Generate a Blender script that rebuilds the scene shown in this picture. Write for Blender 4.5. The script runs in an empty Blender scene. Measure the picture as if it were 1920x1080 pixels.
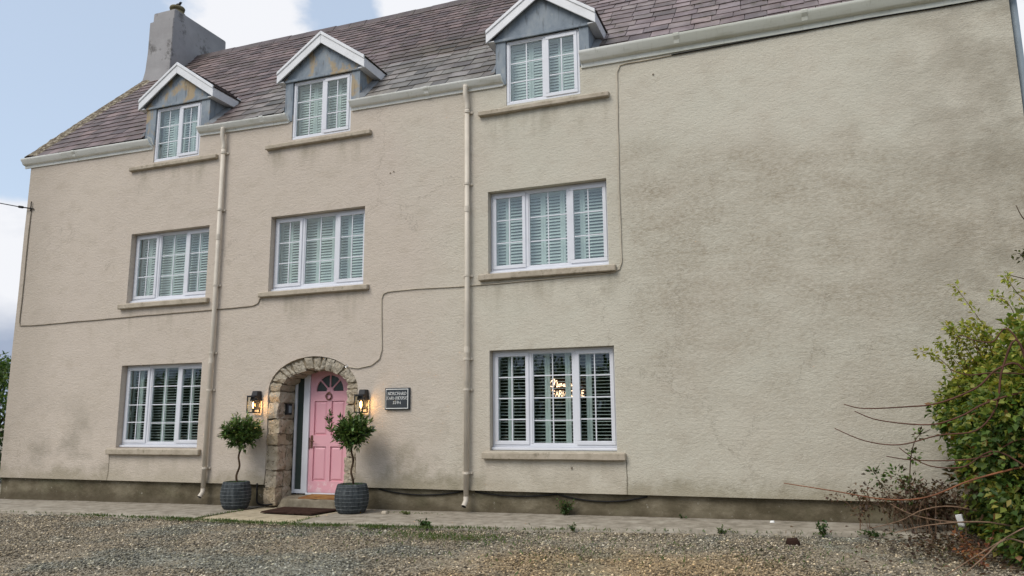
import bpy, bmesh, math, random
import numpy as np
from mathutils import Vector, Matrix, noise as mn
R = math.radians
random.seed(7); rng = np.random.default_rng(7)
SC = bpy.context.scene
COL = SC.collection

# ------------------------------------------------------------------ camera
cam_d = bpy.data.cameras.new('camera'); cam = bpy.data.objects.new('camera', cam_d); COL.objects.link(cam)
_r = Vector((0.9359962, 0.35191522, -0.00817224)); _u = Vector((0.06716366, -0.15575089, 0.98551038)); _f = Vector((-0.34554327, 0.92298285, 0.16941815))
cam.matrix_world = Matrix(((_r.x, _u.x, -_f.x, 0), (_r.y, _u.y, -_f.y, -11.5), (_r.z, _u.z, -_f.z, 1.485), (0, 0, 0, 1)))
cam_d.sensor_width = 36; cam_d.lens = 36 * 1417.5437 / 1920
cam_d.clip_start = .1; cam_d.clip_end = 2000
SC.camera = cam

# ------------------------------------------------------------------ sky, sun, exposure
SUN_EL, SUN_AZ = 48, 207           # degrees; azimuth clockwise from +Y
W = bpy.data.worlds.new('World'); SC.world = W; W.use_nodes = True
nt = W.node_tree; nt.nodes.clear(); L = nt.links.new
def wn(t, **k):
    n = nt.nodes.new(t)
    for a, b in k.items(): setattr(n, a, b)
    return n
sky = wn('ShaderNodeTexSky', sky_type='NISHITA', sun_disc=False, sun_elevation=R(SUN_EL), sun_rotation=R(SUN_AZ), air_density=1.0, dust_density=1.5, ozone_density=1.2)
tc = wn('ShaderNodeTexCoord')
def wmath(op, a, b=None, c=None):
    n = wn('ShaderNodeMath', operation=op)
    for i, v in enumerate((a, b, c)):
        if v is None: continue
        if isinstance(v, (int, float)): n.inputs[i].default_value = v
        else: L(v, n.inputs[i])
    return n.outputs[0]
def wnoise(scale, detail, rough, stretch=(1, 1, 1), off=(0, 0, 0)):
    mp = wn('ShaderNodeMapping'); mp.inputs['Scale'].default_value = stretch; mp.inputs['Location'].default_value = off
    L(tc.outputs['Generated'], mp.inputs['Vector'])
    n = wn('ShaderNodeTexNoise'); n.inputs['Scale'].default_value = scale; n.inputs['Detail'].default_value = detail; n.inputs['Roughness'].default_value = rough
    L(mp.outputs[0], n.inputs['Vector']); return n.outputs['Fac']
n1 = wnoise(5.5, 6, .58, (1, 1, 1.6), (.3, .1, .6))
def blob(d, rad, amp):
    v = wn('ShaderNodeVectorMath', operation='DOT_PRODUCT'); L(tc.outputs['Generated'], v.inputs[0]); v.inputs[1].default_value = Vector(d).normalized()
    mr = wn('ShaderNodeMapRange', interpolation_type='SMOOTHSTEP'); L(v.outputs['Value'], mr.inputs[0])
    mr.inputs[1].default_value = math.cos(R(rad)); mr.inputs[2].default_value = 1; mr.inputs[3].default_value = 0; mr.inputs[4].default_value = amp
    return mr.outputs[0]
# cumulus seen in the photo plus the noise that carries the same broken cloud on over the whole sky
b = blob((-.605, .650, .480), 8.2, .46)
for d, rad, amp in (((-.39, .765, .52), 6.0, .5), ((-.80, .575, .165), 6.5, .55), ((.26, .88, .34), 9, .4),
                    ((.7, -.4, .55), 30, .28), ((-.6, -.6, .5), 35, .28), ((.1, -.8, .7), 30, .22)):
    b = wmath('ADD', b, blob(d, rad, amp))
b = wmath('SUBTRACT', b, blob((-.72, .565, .40), 11, .35))
sz = wn('ShaderNodeSeparateXYZ'); L(tc.outputs['Generated'], sz.inputs[0])
def wstep(v, a, b_, lo, hi):
    mr = wn('ShaderNodeMapRange', interpolation_type='SMOOTHSTEP'); L(v, mr.inputs[0]); mr.inputs[1].default_value = a; mr.inputs[2].default_value = b_; mr.inputs[3].default_value = lo; mr.inputs[4].default_value = hi; return mr.outputs[0]
low = wmath('ADD', sz.outputs['Z'], wmath('MULTIPLY', n1, .06))      # a bank of grey cloud lies all along the horizon
b = wmath('ADD', b, wstep(low, .10, .19, .45, 0))
c = wmath('ADD', b, n1)
cm = wn('ShaderNodeMapRange', interpolation_type='SMOOTHSTEP'); L(c, cm.inputs[0]); cm.inputs[1].default_value = .60; cm.inputs[2].default_value = .80
n2 = wnoise(7, 5, .6, (1, 1, 2), (5, 2, 1))
tint = wmath('ADD', wmath('MULTIPLY', n2, .7), wstep(low, .10, .20, .62, 0))
cr = wn('ShaderNodeValToRGB'); L(tint, cr.inputs[0])
cr.color_ramp.elements[0].position = .40; cr.color_ramp.elements[0].color = (.69, .70, .73, 1)
cr.color_ramp.elements[1].position = .95; cr.color_ramp.elements[1].color = (.29, .34, .44, 1)
skyv = wn('ShaderNodeMixRGB', blend_type='MULTIPLY'); skyv.inputs[0].default_value = 1; L(sky.outputs[0], skyv.inputs[1]); skyv.inputs[2].default_value = (1, 1, 1, 1)
bg1 = wn('ShaderNodeBackground'); L(skyv.outputs[0], bg1.inputs[0]); bg1.inputs[1].default_value = .115
veil = wn('ShaderNodeBackground'); veil.inputs[0].default_value = (.64, .735, .85, 1); veil.inputs[1].default_value = 1.0   # thin high cloud over the blue
mixv = wn('ShaderNodeMixShader'); mixv.inputs[0].default_value = .48; L(bg1.outputs[0], mixv.inputs[1]); L(veil.outputs[0], mixv.inputs[2])
bg2 = wn('ShaderNodeBackground'); L(cr.outputs[0], bg2.inputs[0]); bg2.inputs[1].default_value = 1.0
mx = wn('ShaderNodeMixShader'); L(cm.outputs[0], mx.inputs[0]); L(mixv.outputs[0], mx.inputs[1]); L(bg2.outputs[0], mx.inputs[2])
out = wn('ShaderNodeOutputWorld'); L(mx.outputs[0], out.inputs[0])

sd = bpy.data.lights.new('sun', 'SUN'); sun = bpy.data.objects.new('sun', sd); COL.objects.link(sun)
sd.energy = 1.8; sd.angle = R(34); sd.color = (1, .955, .88)
_az = R(SUN_AZ); sdir = Vector((math.sin(_az) * math.cos(R(SUN_EL)), math.cos(_az) * math.cos(R(SUN_EL)), math.sin(R(SUN_EL))))
sun.rotation_euler = sdir.to_track_quat('Z', 'Y').to_euler(); sun.location = (-20, -40, 40)
vs = SC.view_settings; vs.view_transform = 'Standard'; vs.look = 'None'; vs.gamma = 1; vs.use_curve_mapping = False; vs.exposure = .40
try:
    SC.cycles.transparent_max_bounces = 24; SC.cycles.max_bounces = 10
except Exception: pass

# ------------------------------------------------------------------ node material helper
class Mat:
    def __init__(s, name, base=(.5, .5, .5), rough=.7, spec=.3, metal=0.):
        s.m = bpy.data.materials.new(name); s.m.use_nodes = True; s.nt = s.m.node_tree; s.n = s.nt.nodes
        s.b = s.n['Principled BSDF']; s.out = s.n['Material Output']
        s.b.inputs['Base Color'].default_value = (*base, 1); s.b.inputs['Roughness'].default_value = rough
        s.b.inputs['Specular IOR Level'].default_value = spec; s.b.inputs['Metallic'].default_value = metal
        s._p = None
    def N(s, t, **k):
        n = s.n.new(t)
        for a, b in k.items(): setattr(n, a, b)
        return n
    def L(s, a, b): s.nt.links.new(a, b)
    @property
    def P(s):
        if s._p is None: s._p = s.N('ShaderNodeTexCoord').outputs['Object']
        return s._p
    def xyz(s):
        n = s.N('ShaderNodeSeparateXYZ'); s.L(s.P, n.inputs[0]); return n.outputs
    def noise(s, scale, detail=4, rough=.55, st=(1, 1, 1), off=(0, 0, 0), dist=0):
        mp = s.N('ShaderNodeMapping'); mp.inputs['Scale'].default_value = st; mp.inputs['Location'].default_value = off; s.L(s.P, mp.inputs[0])
        n = s.N('ShaderNodeTexNoise'); n.inputs['Scale'].default_value = scale; n.inputs['Detail'].default_value = detail
        n.inputs['Roughness'].default_value = rough; n.inputs['Distortion'].default_value = dist; s.L(mp.outputs[0], n.inputs['Vector']); return n.outputs['Fac']
    def vor(s, scale, st=(1, 1, 1), feature='F1', out='Distance'):
        mp = s.N('ShaderNodeMapping'); mp.inputs['Scale'].default_value = st; s.L(s.P, mp.inputs[0])
        n = s.N('ShaderNodeTexVoronoi', feature=feature); n.inputs['Scale'].default_value = scale; s.L(mp.outputs[0], n.inputs['Vector']); return n.outputs[out]
    def math(s, op, a, b=None, c=None, clamp=False):
        n = s.N('ShaderNodeMath', operation=op); n.use_clamp = clamp
        for i, v in enumerate((a, b, c)):
            if v is None: continue
            if isinstance(v, (int, float)): n.inputs[i].default_value = v
            else: s.L(v, n.inputs[i])
        return n.outputs[0]
    def step(s, v, a, b, lo=0., hi=1.):
        n = s.N('ShaderNodeMapRange', interpolation_type='SMOOTHSTEP'); s.L(v, n.inputs[0])
        if a > b: a, b, lo, hi = b, a, hi, lo
        n.inputs[1].default_value = a; n.inputs[2].default_value = b; n.inputs[3].default_value = lo; n.inputs[4].default_value = hi; return n.outputs[0]
    def mix(s, f, a, b, mode='MIX'):
        n = s.N('ShaderNodeMixRGB', blend_type=mode)
        for i, v in enumerate((f, a, b)):
            if isinstance(v, (int, float)): n.inputs[i].default_value = v
            elif isinstance(v, tuple): n.inputs[i].default_value = (*v, 1)
            else: s.L(v, n.inputs[i])
        return n.outputs[0]
    def ramp(s, f, pts):
        n = s.N('ShaderNodeValToRGB'); s.L(f, n.inputs[0]); e = n.color_ramp.elements
        while len(e) < len(pts): e.new(.5)
        for q, (p, c) in zip(e, pts): q.position = p; q.color = (*c, 1)
        return n.outputs[0]
    def attr(s, name='col'):
        n = s.N('ShaderNodeAttribute'); n.attribute_name = name; return n.outputs['Color']
    def objrand(s): return s.N('ShaderNodeObjectInfo').outputs['Random']
    def color(s, c): s.L(c, s.b.inputs['Base Color']); return s
    def bump(s, h, strength=.5, dist=.01):
        n = s.N('ShaderNodeBump'); n.inputs['Strength'].default_value = strength; n.inputs['Distance'].default_value = dist
        s.L(h, n.inputs['Height']); s.L(n.outputs[0], s.b.inputs['Normal']); return s

def simple(name, base, rough=.6, spec=.3, var=.15, sc=8, bump=.0, metal=0.):
    q = Mat(name, base, rough, spec, metal)
    f = q.noise(sc, 5, .6)
    d = tuple(v * (1 - var) for v in base); l = tuple(min(1, v * (1 + var)) for v in base)
    q.color(q.ramp(f, [(.3, d), (.7, l)]))
    if bump: q.bump(q.noise(sc * 6, 4), bump, .004)
    return q.m

# ------------------------------------------------------------------ object helpers
def link(name, me, mat=None, parent=None, kind=None):
    o = bpy.data.objects.new(name, me); COL.objects.link(o)
    if mat is not None and me is not None and len(me.materials) == 0:
        for mm in (mat if isinstance(mat, (list, tuple)) else [mat]): me.materials.append(mm)
    if parent is not None: adopt(o, parent)
    if kind: o['kind'] = kind
    return o
def world_of(o):
    m = o.matrix_basis.copy()
    if o.parent: m = world_of(o.parent) @ o.matrix_parent_inverse @ m
    return m
def adopt(o, parent):
    o.parent = parent; o.matrix_parent_inverse = world_of(parent).inverted()
def empty(name, loc, label=None, cat=None, group=None, kind=None):
    o = bpy.data.objects.new(name, None); COL.objects.link(o); o.location = loc; o.empty_display_size = .2
    return tag(o, label, cat, group, kind)
def tag(o, label=None, cat=None, group=None, kind=None):
    for k, v in (('label', label), ('category', cat), ('group', group), ('kind', kind)):
        if v: o[k] = v
    return o
def py(name, V, F, mat=None, parent=None, kind=None, smooth=False, cols=None):
    me = bpy.data.meshes.new(name); me.from_pydata([tuple(v) for v in V], [], F)
    if smooth: me.polygons.foreach_set('use_smooth', [True] * len(me.polygons))
    if cols is not None: facecol(me, cols)
    me.update(); return link(name, me, mat, parent, kind)
def facecol(me, cols):
    ca = me.attributes.new('col', 'FLOAT_COLOR', 'FACE')
    ca.data.foreach_set('color', np.c_[np.asarray(cols, float), np.ones(len(cols))].ravel())
def arrays(name, V, F, mat, parent=None, kind=None, cols=None, smooth=False):
    """V (n,3), F (m,k) uniform faces"""
    V = np.asarray(V, np.float32); F = np.asarray(F, np.int32); k = F.shape[1]
    me = bpy.data.meshes.new(name); me.vertices.add(len(V)); me.vertices.foreach_set('co', V.ravel())
    me.loops.add(F.size); me.loops.foreach_set('vertex_index', F.ravel()); me.polygons.add(len(F))
    me.polygons.foreach_set('loop_start', np.arange(0, F.size, k, dtype=np.int32))
    if smooth: me.polygons.foreach_set('use_smooth', np.ones(len(F), bool))
    me.update(calc_edges=True)
    if cols is not None: facecol(me, cols)
    return link(name, me, mat, parent, kind)
class MB:
    """collects shapes into one mesh"""
    def __init__(s): s.V = []; s.F = []
    def add(s, V, F): n = len(s.V); s.V += [tuple(v) for v in V]; s.F += [tuple(i + n for i in f) for f in F]; return s
    def box(s, x0, x1, y0, y1, z0, z1):
        return s.add([(x0, y0, z0), (x1, y0, z0), (x1, y1, z0), (x0, y1, z0), (x0, y0, z1), (x1, y0, z1), (x1, y1, z1), (x0, y1, z1)],
                     [(0, 3, 2, 1), (4, 5, 6, 7), (0, 1, 5, 4), (1, 2, 6, 5), (2, 3, 7, 6), (3, 0, 4, 7)])
    def hexa(s, p): return s.add(p, [(0, 3, 2, 1), (4, 5, 6, 7), (0, 1, 5, 4), (1, 2, 6, 5), (2, 3, 7, 6), (3, 0, 4, 7)])
    def tube(s, pts, r, n=8, cap=True, smoothp=0):
        pts = [Vector(p) for p in pts]
        if smoothp: pts = catmull(pts, smoothp)
        rs = r if isinstance(r, (list, tuple)) else [r] * len(pts)
        if len(rs) != len(pts): rs = list(np.interp(np.linspace(0, 1, len(pts)), np.linspace(0, 1, len(rs)), rs))
        V = []; F = []; up = None
        for i, p in enumerate(pts):
            t = (pts[min(i + 1, len(pts) - 1)] - pts[max(i - 1, 0)]).normalized()
            if up is None: up = t.orthogonal().normalized()
            up = (up - t * up.dot(t)).normalized(); w = t.cross(up)
            for k in range(n):
                a = 2 * math.pi * k / n; V.append(p + (up * math.cos(a) + w * math.sin(a)) * rs[i])
        for i in range(len(pts) - 1):
            for k in range(n):
                F.append((i * n + k, i * n + (k + 1) % n, (i + 1) * n + (k + 1) % n, (i + 1) * n + k))
        if cap: F.append(tuple(range(n))[::-1]); F.append(tuple((len(pts) - 1) * n + k for k in range(n)))
        return s.add(V, F)
    def lathe(s, prof, c, n=24, ang0=0):
        V = []; F = []
        for r, z in prof:
            for k in range(n):
                a = 2 * math.pi * k / n + ang0; V.append((c[0] + r * math.cos(a), c[1] + r * math.sin(a), c[2] + z))
        for i in range(len(prof) - 1):
            for k in range(n): F.append((i * n + k, i * n + (k + 1) % n, (i + 1) * n + (k + 1) % n, (i + 1) * n + k))
        return s.add(V, F)
    def torus(s, c, R0, r, axis='z', n=24, m=6):
        V = []; F = []
        for i in range(n):
            a = 2 * math.pi * i / n
            for k in range(m):
                q = 2 * math.pi * k / m; rr = R0 + r * math.cos(q); h = r * math.sin(q)
                p = (rr * math.cos(a), rr * math.sin(a), h) if axis == 'z' else (rr * math.cos(a), h, rr * math.sin(a))
                V.append((c[0] + p[0], c[1] + p[1], c[2] + p[2]))
        for i in range(n):
            for k in range(m): F.append((i * m + k, ((i + 1) % n) * m + k, ((i + 1) % n) * m + (k + 1) % m, i * m + (k + 1) % m))
        return s.add(V, F)
    def extrude_x(s, prof, x0, x1, seg=1, wob=None):
        """closed profile of (y,z) swept along x"""
        V = []; F = []; n = len(prof)
        for i in range(seg + 1):
            x = x0 + (x1 - x0) * i / seg; d = wob(x) if wob else 0
            V += [(x, y, z + d) for y, z in prof]
        for i in range(seg):
            for k in range(n): F.append((i * n + k, i * n + (k + 1) % n, (i + 1) * n + (k + 1) % n, (i + 1) * n + k))
        F.append(tuple(range(n))); F.append(tuple(seg * n + k for k in range(n))[::-1])
        return s.add(V, F)
    def build(s, name, mat, parent=None, kind=None, smooth=False, bevel=0, seg=1):
        me = bpy.data.meshes.new(name); me.from_pydata(s.V, [], s.F)
        bm = bmesh.new(); bm.from_mesh(me)
        bmesh.ops.recalc_face_normals(bm, faces=bm.faces)
        if bevel: bmesh.ops.bevel(bm, geom=list(bm.edges), offset=bevel, segments=seg, affect='EDGES', profile=.5, clamp_overlap=True)
        bm.to_mesh(me); bm.free()
        if smooth: me.polygons.foreach_set('use_smooth', [True] * len(me.polygons))
        return link(name, me, mat, parent, kind)
def catmull(P, k):
    out = []
    for i in range(len(P) - 1):
        a, b, c, d = P[max(i - 1, 0)], P[i], P[i + 1], P[min(i + 2, len(P) - 1)]
        for j in range(k):
            t = j / k; out.append(.5 * ((2 * b) + (c - a) * t + (2 * a - 5 * b + 4 * c - d) * t * t + (3 * b - a - 3 * c + d) * t ** 3))
    return out + [P[-1]]
def copy_tree(o, parent=None):
    c = o.copy(); COL.objects.link(c)
    if parent is not None: c.parent = parent
    for ch in [q for q in bpy.data.objects if q.parent == o]: copy_tree(ch, c)
    return c
def nz(x, y, z, s=1.): return mn.noise(Vector((x * s, y * s, z * s)))
def gz(x): return .04 + .0089 * max(-40, min(40, x))        # the yard rises gently to the right

# ------------------------------------------------------------------ materials
def wall_material():
    q = Mat('roughcast_render', rough=.92, spec=.12)
    x, y, z = q.xyz()
    warm = (.53, .46, .39); green = (.535, .505, .42)
    side = q.step(q.math('ADD', x, q.math('MULTIPLY', q.noise(.7, 3), 3)), -5.5, -2.2)
    base = q.mix(side, warm, green)
    big = q.noise(.55, 5, .6, (1, 1, 1.2)); base = q.mix(q.step(big, .35, .7, 0, .35), base, (.52, .455, .375))
    # mottling
    mot = q.noise(2.6, 6, .65, (1, 1, 1.5)); base = q.mix(q.step(mot, .46, .74, 0, .32), base, (.36, .305, .235))
    # weathered brown stain on the blank right-hand bay, sharper along its upper edge
    edge = q.math('ADD', z, q.math('ADD', q.math('MULTIPLY', q.noise(.8, 5, .65), 1.5), q.math('MULTIPLY', x, .16)))
    m1 = q.math('MULTIPLY', q.step(edge, 6.65, 5.85), q.step(x, -2.9, -1.9))
    m1 = q.math('MULTIPLY', m1, q.step(z, .2, 4.2, .3, 1.))
    st = q.noise(1.5, 7, .68, (.8, 1, 1.5), (3, 0, 1)); m1 = q.math('MULTIPLY', m1, q.step(st, .3, .68, .3, 1)); gr = q.noise(13, 5, .75, (1, 1, 1.7), (1, 5, 2)); m1 = q.math('MULTIPLY', m1, q.step(gr, .34, .66, .35, 1.25))
    base = q.mix(q.math('MULTIPLY', m1, .68), base, (.29, .245, .18))
    # darker towards the far right corner
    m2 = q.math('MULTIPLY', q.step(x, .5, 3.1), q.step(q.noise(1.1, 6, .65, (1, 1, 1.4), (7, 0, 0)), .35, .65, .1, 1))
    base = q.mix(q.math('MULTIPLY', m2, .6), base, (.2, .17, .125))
    # dark specks, horizontal brushing
    sp = q.noise(16, 4, .7, (1, 1, 2.4)); spm = q.math('MULTIPLY', q.step(sp, .60, .74), q.step(q.noise(1.1, 4, .6, off=(2, 0, 5)), .42, .66))
    base = q.mix(q.math('MULTIPLY', spm, .6), base, (.12, .1, .075))
    fine = q.noise(30, 3, .6, (1, 1, 2.6)); base = q.mix(q.step(fine, .52, .75, 0, .4), base, (.27, .23, .175))
    # dirt splashed along the foot, tide-marked on the left
    foot = q.step(q.math('SUBTRACT', z, q.math('MULTIPLY', q.noise(1.6, 5, .7), .75)), .32, -.05)
    base = q.mix(q.math('MULTIPLY', foot, .7), base, (.23, .2, .135))
    lf = q.math('MULTIPLY', q.step(q.noise(.9, 6, .66, (1, 1, 1.2), (9, 0, 3)), .44, .66), q.math('MULTIPLY', q.step(z, 2.4, .9), q.step(x, -12.3, -13.2)))
    lf = q.math('MULTIPLY', lf, q.step(q.math('ADD', z, q.math('MULTIPLY', q.noise(1.3, 5), .35)), .66, .72))
    base = q.mix(q.math('MULTIPLY', lf, .55), base, (.22, .195, .15))
    pd = q.math('MULTIPLY', q.step(q.noise(1.6, 6, .68, off=(4, 0, 1)), .42, .66), q.math('MULTIPLY', q.step(z, 1.75, .5), q.math('MULTIPLY', q.step(x, -7.2, -6.6), q.step(x, -4.9, -5.5))))
    base = q.mix(q.math('MULTIPLY', pd, .6), base, (.2, .18, .12))
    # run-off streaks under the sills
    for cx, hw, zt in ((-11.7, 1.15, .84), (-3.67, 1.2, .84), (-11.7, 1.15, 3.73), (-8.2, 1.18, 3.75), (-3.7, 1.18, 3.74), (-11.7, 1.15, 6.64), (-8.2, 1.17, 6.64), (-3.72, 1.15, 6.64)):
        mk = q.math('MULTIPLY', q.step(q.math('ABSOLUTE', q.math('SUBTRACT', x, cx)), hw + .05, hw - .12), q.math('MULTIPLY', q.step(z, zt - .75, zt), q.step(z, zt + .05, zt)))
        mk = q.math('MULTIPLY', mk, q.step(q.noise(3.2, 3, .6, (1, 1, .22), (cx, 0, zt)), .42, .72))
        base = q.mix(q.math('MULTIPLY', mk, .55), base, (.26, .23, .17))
    # smoother repaired patches under the two ground floor windows with a crack at their edge
    for x0, x1, sx in ((-12.82, -10.5, -12.82), (-4.8, -2.49, -2.49)):
        pm = q.math('MULTIPLY', q.math('MULTIPLY', q.step(x, x0, x0 + .05), q.step(x, x1, x1 - .05)), q.step(z, .86, .8))
        base = q.mix(q.math('MULTIPLY', pm, .35), base, (.5, .44, .36))
        ck = q.math('ABSOLUTE', q.math('SUBTRACT', q.math('ADD', x, q.math('MULTIPLY', q.noise(6, 3), .05)), sx + .025))
        ck = q.math('MULTIPLY', q.step(ck, .016, .004), q.step(z, .86, .82)); base = q.mix(q.math('MULTIPLY', ck, .75), base, (.1, .085, .06))
    m3 = q.math('MULTIPLY', q.step(q.math('ADD', x, q.math('MULTIPLY', q.noise(1.5, 5, .65, off=(6, 0, 0)), 1.2)), -13.6, -15.2), .34); base = q.mix(m3, base, (.28, .24, .19))
    wp = q.N('ShaderNodeVectorMath', operation='ADD'); nn = q.N('ShaderNodeTexNoise'); nn.inputs['Scale'].default_value = 1.3; nn.inputs['Detail'].default_value = 6; nn.inputs['Roughness'].default_value = .7
    q.L(q.P, nn.inputs['Vector']); q.L(q.P, wp.inputs[0]); q.L(nn.outputs['Color'], wp.inputs[1])
    vv = q.N('ShaderNodeTexVoronoi', feature='DISTANCE_TO_EDGE'); vv.inputs['Scale'].default_value = .36; q.L(wp.outputs[0], vv.inputs['Vector'])
    ck = q.math('MULTIPLY', q.step(vv.outputs['Distance'], .0042, .0012), q.step(q.noise(.5, 3, .5, off=(2, 9, 4)), .50, .60)); base = q.mix(q.math('MULTIPLY', ck, .3), base, (.16, .135, .10))
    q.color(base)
    h = q.math('ADD', q.math('MULTIPLY', q.noise(13, 5, .65, (1, 1, 1.75), dist=.2), 1.), q.math('MULTIPLY', q.noise(34, 4, .7, (1, 1, 1.5)), .7))
    h = q.math('ADD', h, q.math('MULTIPLY', q.noise(2.0, 2, .5), 1.2))
    q.bump(h, .60, .022); return q.m
M = {}
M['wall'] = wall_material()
def plinth_material():
    q = Mat('damp_plinth', rough=.95, spec=.1); x, y, z = q.xyz()
    c = q.ramp(q.noise(1.8, 6, .65, (1, 1, 1.6)), [(.32, (.07, .058, .036)), (.5, (.125, .105, .07)), (.70, (.22, .19, .135))])
    c = q.mix(q.step(q.noise(.9, 5, .6, off=(3, 1, 1)), .5, .7, 0, .5), c, (.13, .13, .075))
    c = q.mix(q.math('MULTIPLY', q.step(q.noise(11, 4, .7), .64, .72), .6), c, (.4, .37, .31))
    c = q.mix(q.math('MULTIPLY', q.step(q.math('SUBTRACT', z, q.math('MULTIPLY', q.noise(4, 4), .14)), .06, -.08), .6), c, (.075, .06, .04))
    q.color(c); q.bump(q.noise(14, 6, .65), .8, .02); return q.m
M['plinth'] = plinth_material()
def sill_material(name, c0, c1, c2):
    q = Mat(name, rough=.9, spec=.15)
    c = q.ramp(q.noise(5, 6, .65), [(.28, c0), (.5, c1), (.75, c2)])
    c = q.mix(q.math('MULTIPLY', q.step(q.noise(9, 5, .7, off=(4, 4, 4)), .55, .68), .6), c, (.14, .12, .085))
    q.color(c); q.bump(q.noise(30, 5, .6), .5, .006); return q.m
M['sill'] = sill_material('stone_sill', (.28, .24, .18), (.40, .345, .27), (.48, .42, .34))
M['concrete'] = sill_material('worn_concrete', (.16, .14, .105), (.285, .25, .20), (.40, .365, .30))
M['sandstone_slab'] = sill_material('sandy_concrete', (.26, .22, .15), (.38, .32, .22), (.46, .40, .29))
M['step'] = sill_material('mossy_step', (.10, .085, .06), (.17, .145, .105), (.27, .235, .175))
M['upvc'] = simple('white_upvc', (.63, .64, .68), .32, .45, .05, 3)
M['gutter'] = None
def gutter_material():
    q = Mat('white_painted_gutter', rough=.4, spec=.4); x, y, z = q.xyz()
    g = q.step(x, -3.2, -1.0)
    c = q.mix(q.math('MULTIPLY', g, .55), (.70, .70, .66), (.50, .51, .42))
    s = q.noise(2.2, 6, .65, (1, 1, 6)); c = q.mix(q.step(s, .45, .72, 0, .5), c, (.38, .38, .30))
    d = q.noise(9, 4, .6, (3, 1, .5)); c = q.mix(q.step(d, .56, .75, 0, .35), c, (.25, .24, .17))
    q.color(c); return q.m
M['gutter'] = gutter_material()
M['barge'] = simple('white_bargeboard', (.66, .665, .68), .4, .4, .09, 4)
M['pipe'] = simple('cream_pipe_paint', (.57, .51, .425), .5, .35, .12, 3)
M['cable_cream'] = simple('painted_cable', (.44, .385, .30), .6, .3, .2, 3)
M['cable_brown'] = simple('weathered_cable', (.24, .20, .15), .6, .3, .35, 4)
M['black'] = simple('black_metal', (.012, .012, .013), .45, .4, .2, 6)
M['rubber'] = simple('black_rubber', (.014, .013, .012), .7, .2, .2, 6)
M['dark_inside'] = simple('dim_interior', (.035, .032, .03), .9, .1, .1, 2)
M['shutter'] = simple('white_shutter', (.74, .75, .73), .5, .3, .03, 4)
M['lead'] = simple('old_lead', (.17, .18, .19), .6, .4, .25, 6)
M['chrome'] = Mat('steel', (.75, .75, .75), .2, .5, 1.).m
def glass_material(name, tint, gain):
    m = bpy.data.materials.new(name); m.use_nodes = True; t = m.node_tree; t.nodes.clear()
    o = t.nodes.new('ShaderNodeOutputMaterial'); mx_ = t.nodes.new('ShaderNodeMixShader'); tr = t.nodes.new('ShaderNodeBsdfTransparent'); gl = t.nodes.new('ShaderNodeBsdfGlossy')
    ge = t.nodes.new('ShaderNodeNewGeometry'); dt = t.nodes.new('ShaderNodeVectorMath'); dt.operation = 'DOT_PRODUCT'; t.links.new(ge.outputs['Incoming'], dt.inputs[0]); t.links.new(ge.outputs['Normal'], dt.inputs[1])
    def mm(op, a_, b_=None):
        n = t.nodes.new('ShaderNodeMath'); n.operation = op; n.use_clamp = op != 'POWER'
        for i, v in enumerate((a_, b_)):
            if v is None: continue
            if isinstance(v, float): n.inputs[i].default_value = v
            else: t.links.new(v, n.inputs[i])
        return n.outputs[0]
    ab = t.nodes.new('ShaderNodeMath'); ab.operation = 'ABSOLUTE'; t.links.new(dt.outputs['Value'], ab.inputs[0])
    fac = mm('MULTIPLY', mm('ADD', mm('MULTIPLY', mm('POWER', mm('SUBTRACT', 1.0, ab.outputs[0]), 5.0), .95), .045), gain)   # Schlick
    tr.inputs[0].default_value = (*tint, 1); gl.inputs['Roughness'].default_value = .01; gl.inputs['Color'].default_value = (.93, .98, .98, 1)
    tcn = t.nodes.new('ShaderNodeTexCoord'); no = t.nodes.new('ShaderNodeTexNoise'); no.inputs['Scale'].default_value = 1.6; t.links.new(tcn.outputs['Object'], no.inputs['Vector'])
    bp = t.nodes.new('ShaderNodeBump'); bp.inputs['Strength'].default_value = .12; bp.inputs['Distance'].default_value = .02; t.links.new(no.outputs['Fac'], bp.inputs['Height']); t.links.new(bp.outputs[0], gl.inputs['Normal'])
    L_ = t.links.new; L_(fac, mx_.inputs[0]); L_(tr.outputs[0], mx_.inputs[1]); L_(gl.outputs[0], mx_.inputs[2]); L_(mx_.outputs[0], o.inputs[0]); return m
M['glass'] = glass_material('window_glass', (.85, .90, .888), 1.6)
M['lamp_glass'] = glass_material('lantern_glass', (.97, .97, .95), .6)
def obscure_material():
    q = Mat('dark_obscure_glass', (.035, .05, .046), .25, .5); q.bump(q.noise(40, 3), .4, .004); return q.m
M['obscure'] = obscure_material()
def emis(name, c, s):
    q = Mat(name, c); q.b.inputs['Emission Color'].default_value = (*c, 1); q.b.inputs['Emission Strength'].default_value = s; return q.m
M['bulb'] = emis('lit_bulb', (1, .62, .25), 9)
M['neon'] = emis('lit_neon_tube', (1, .62, .40), 3.6)
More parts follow.
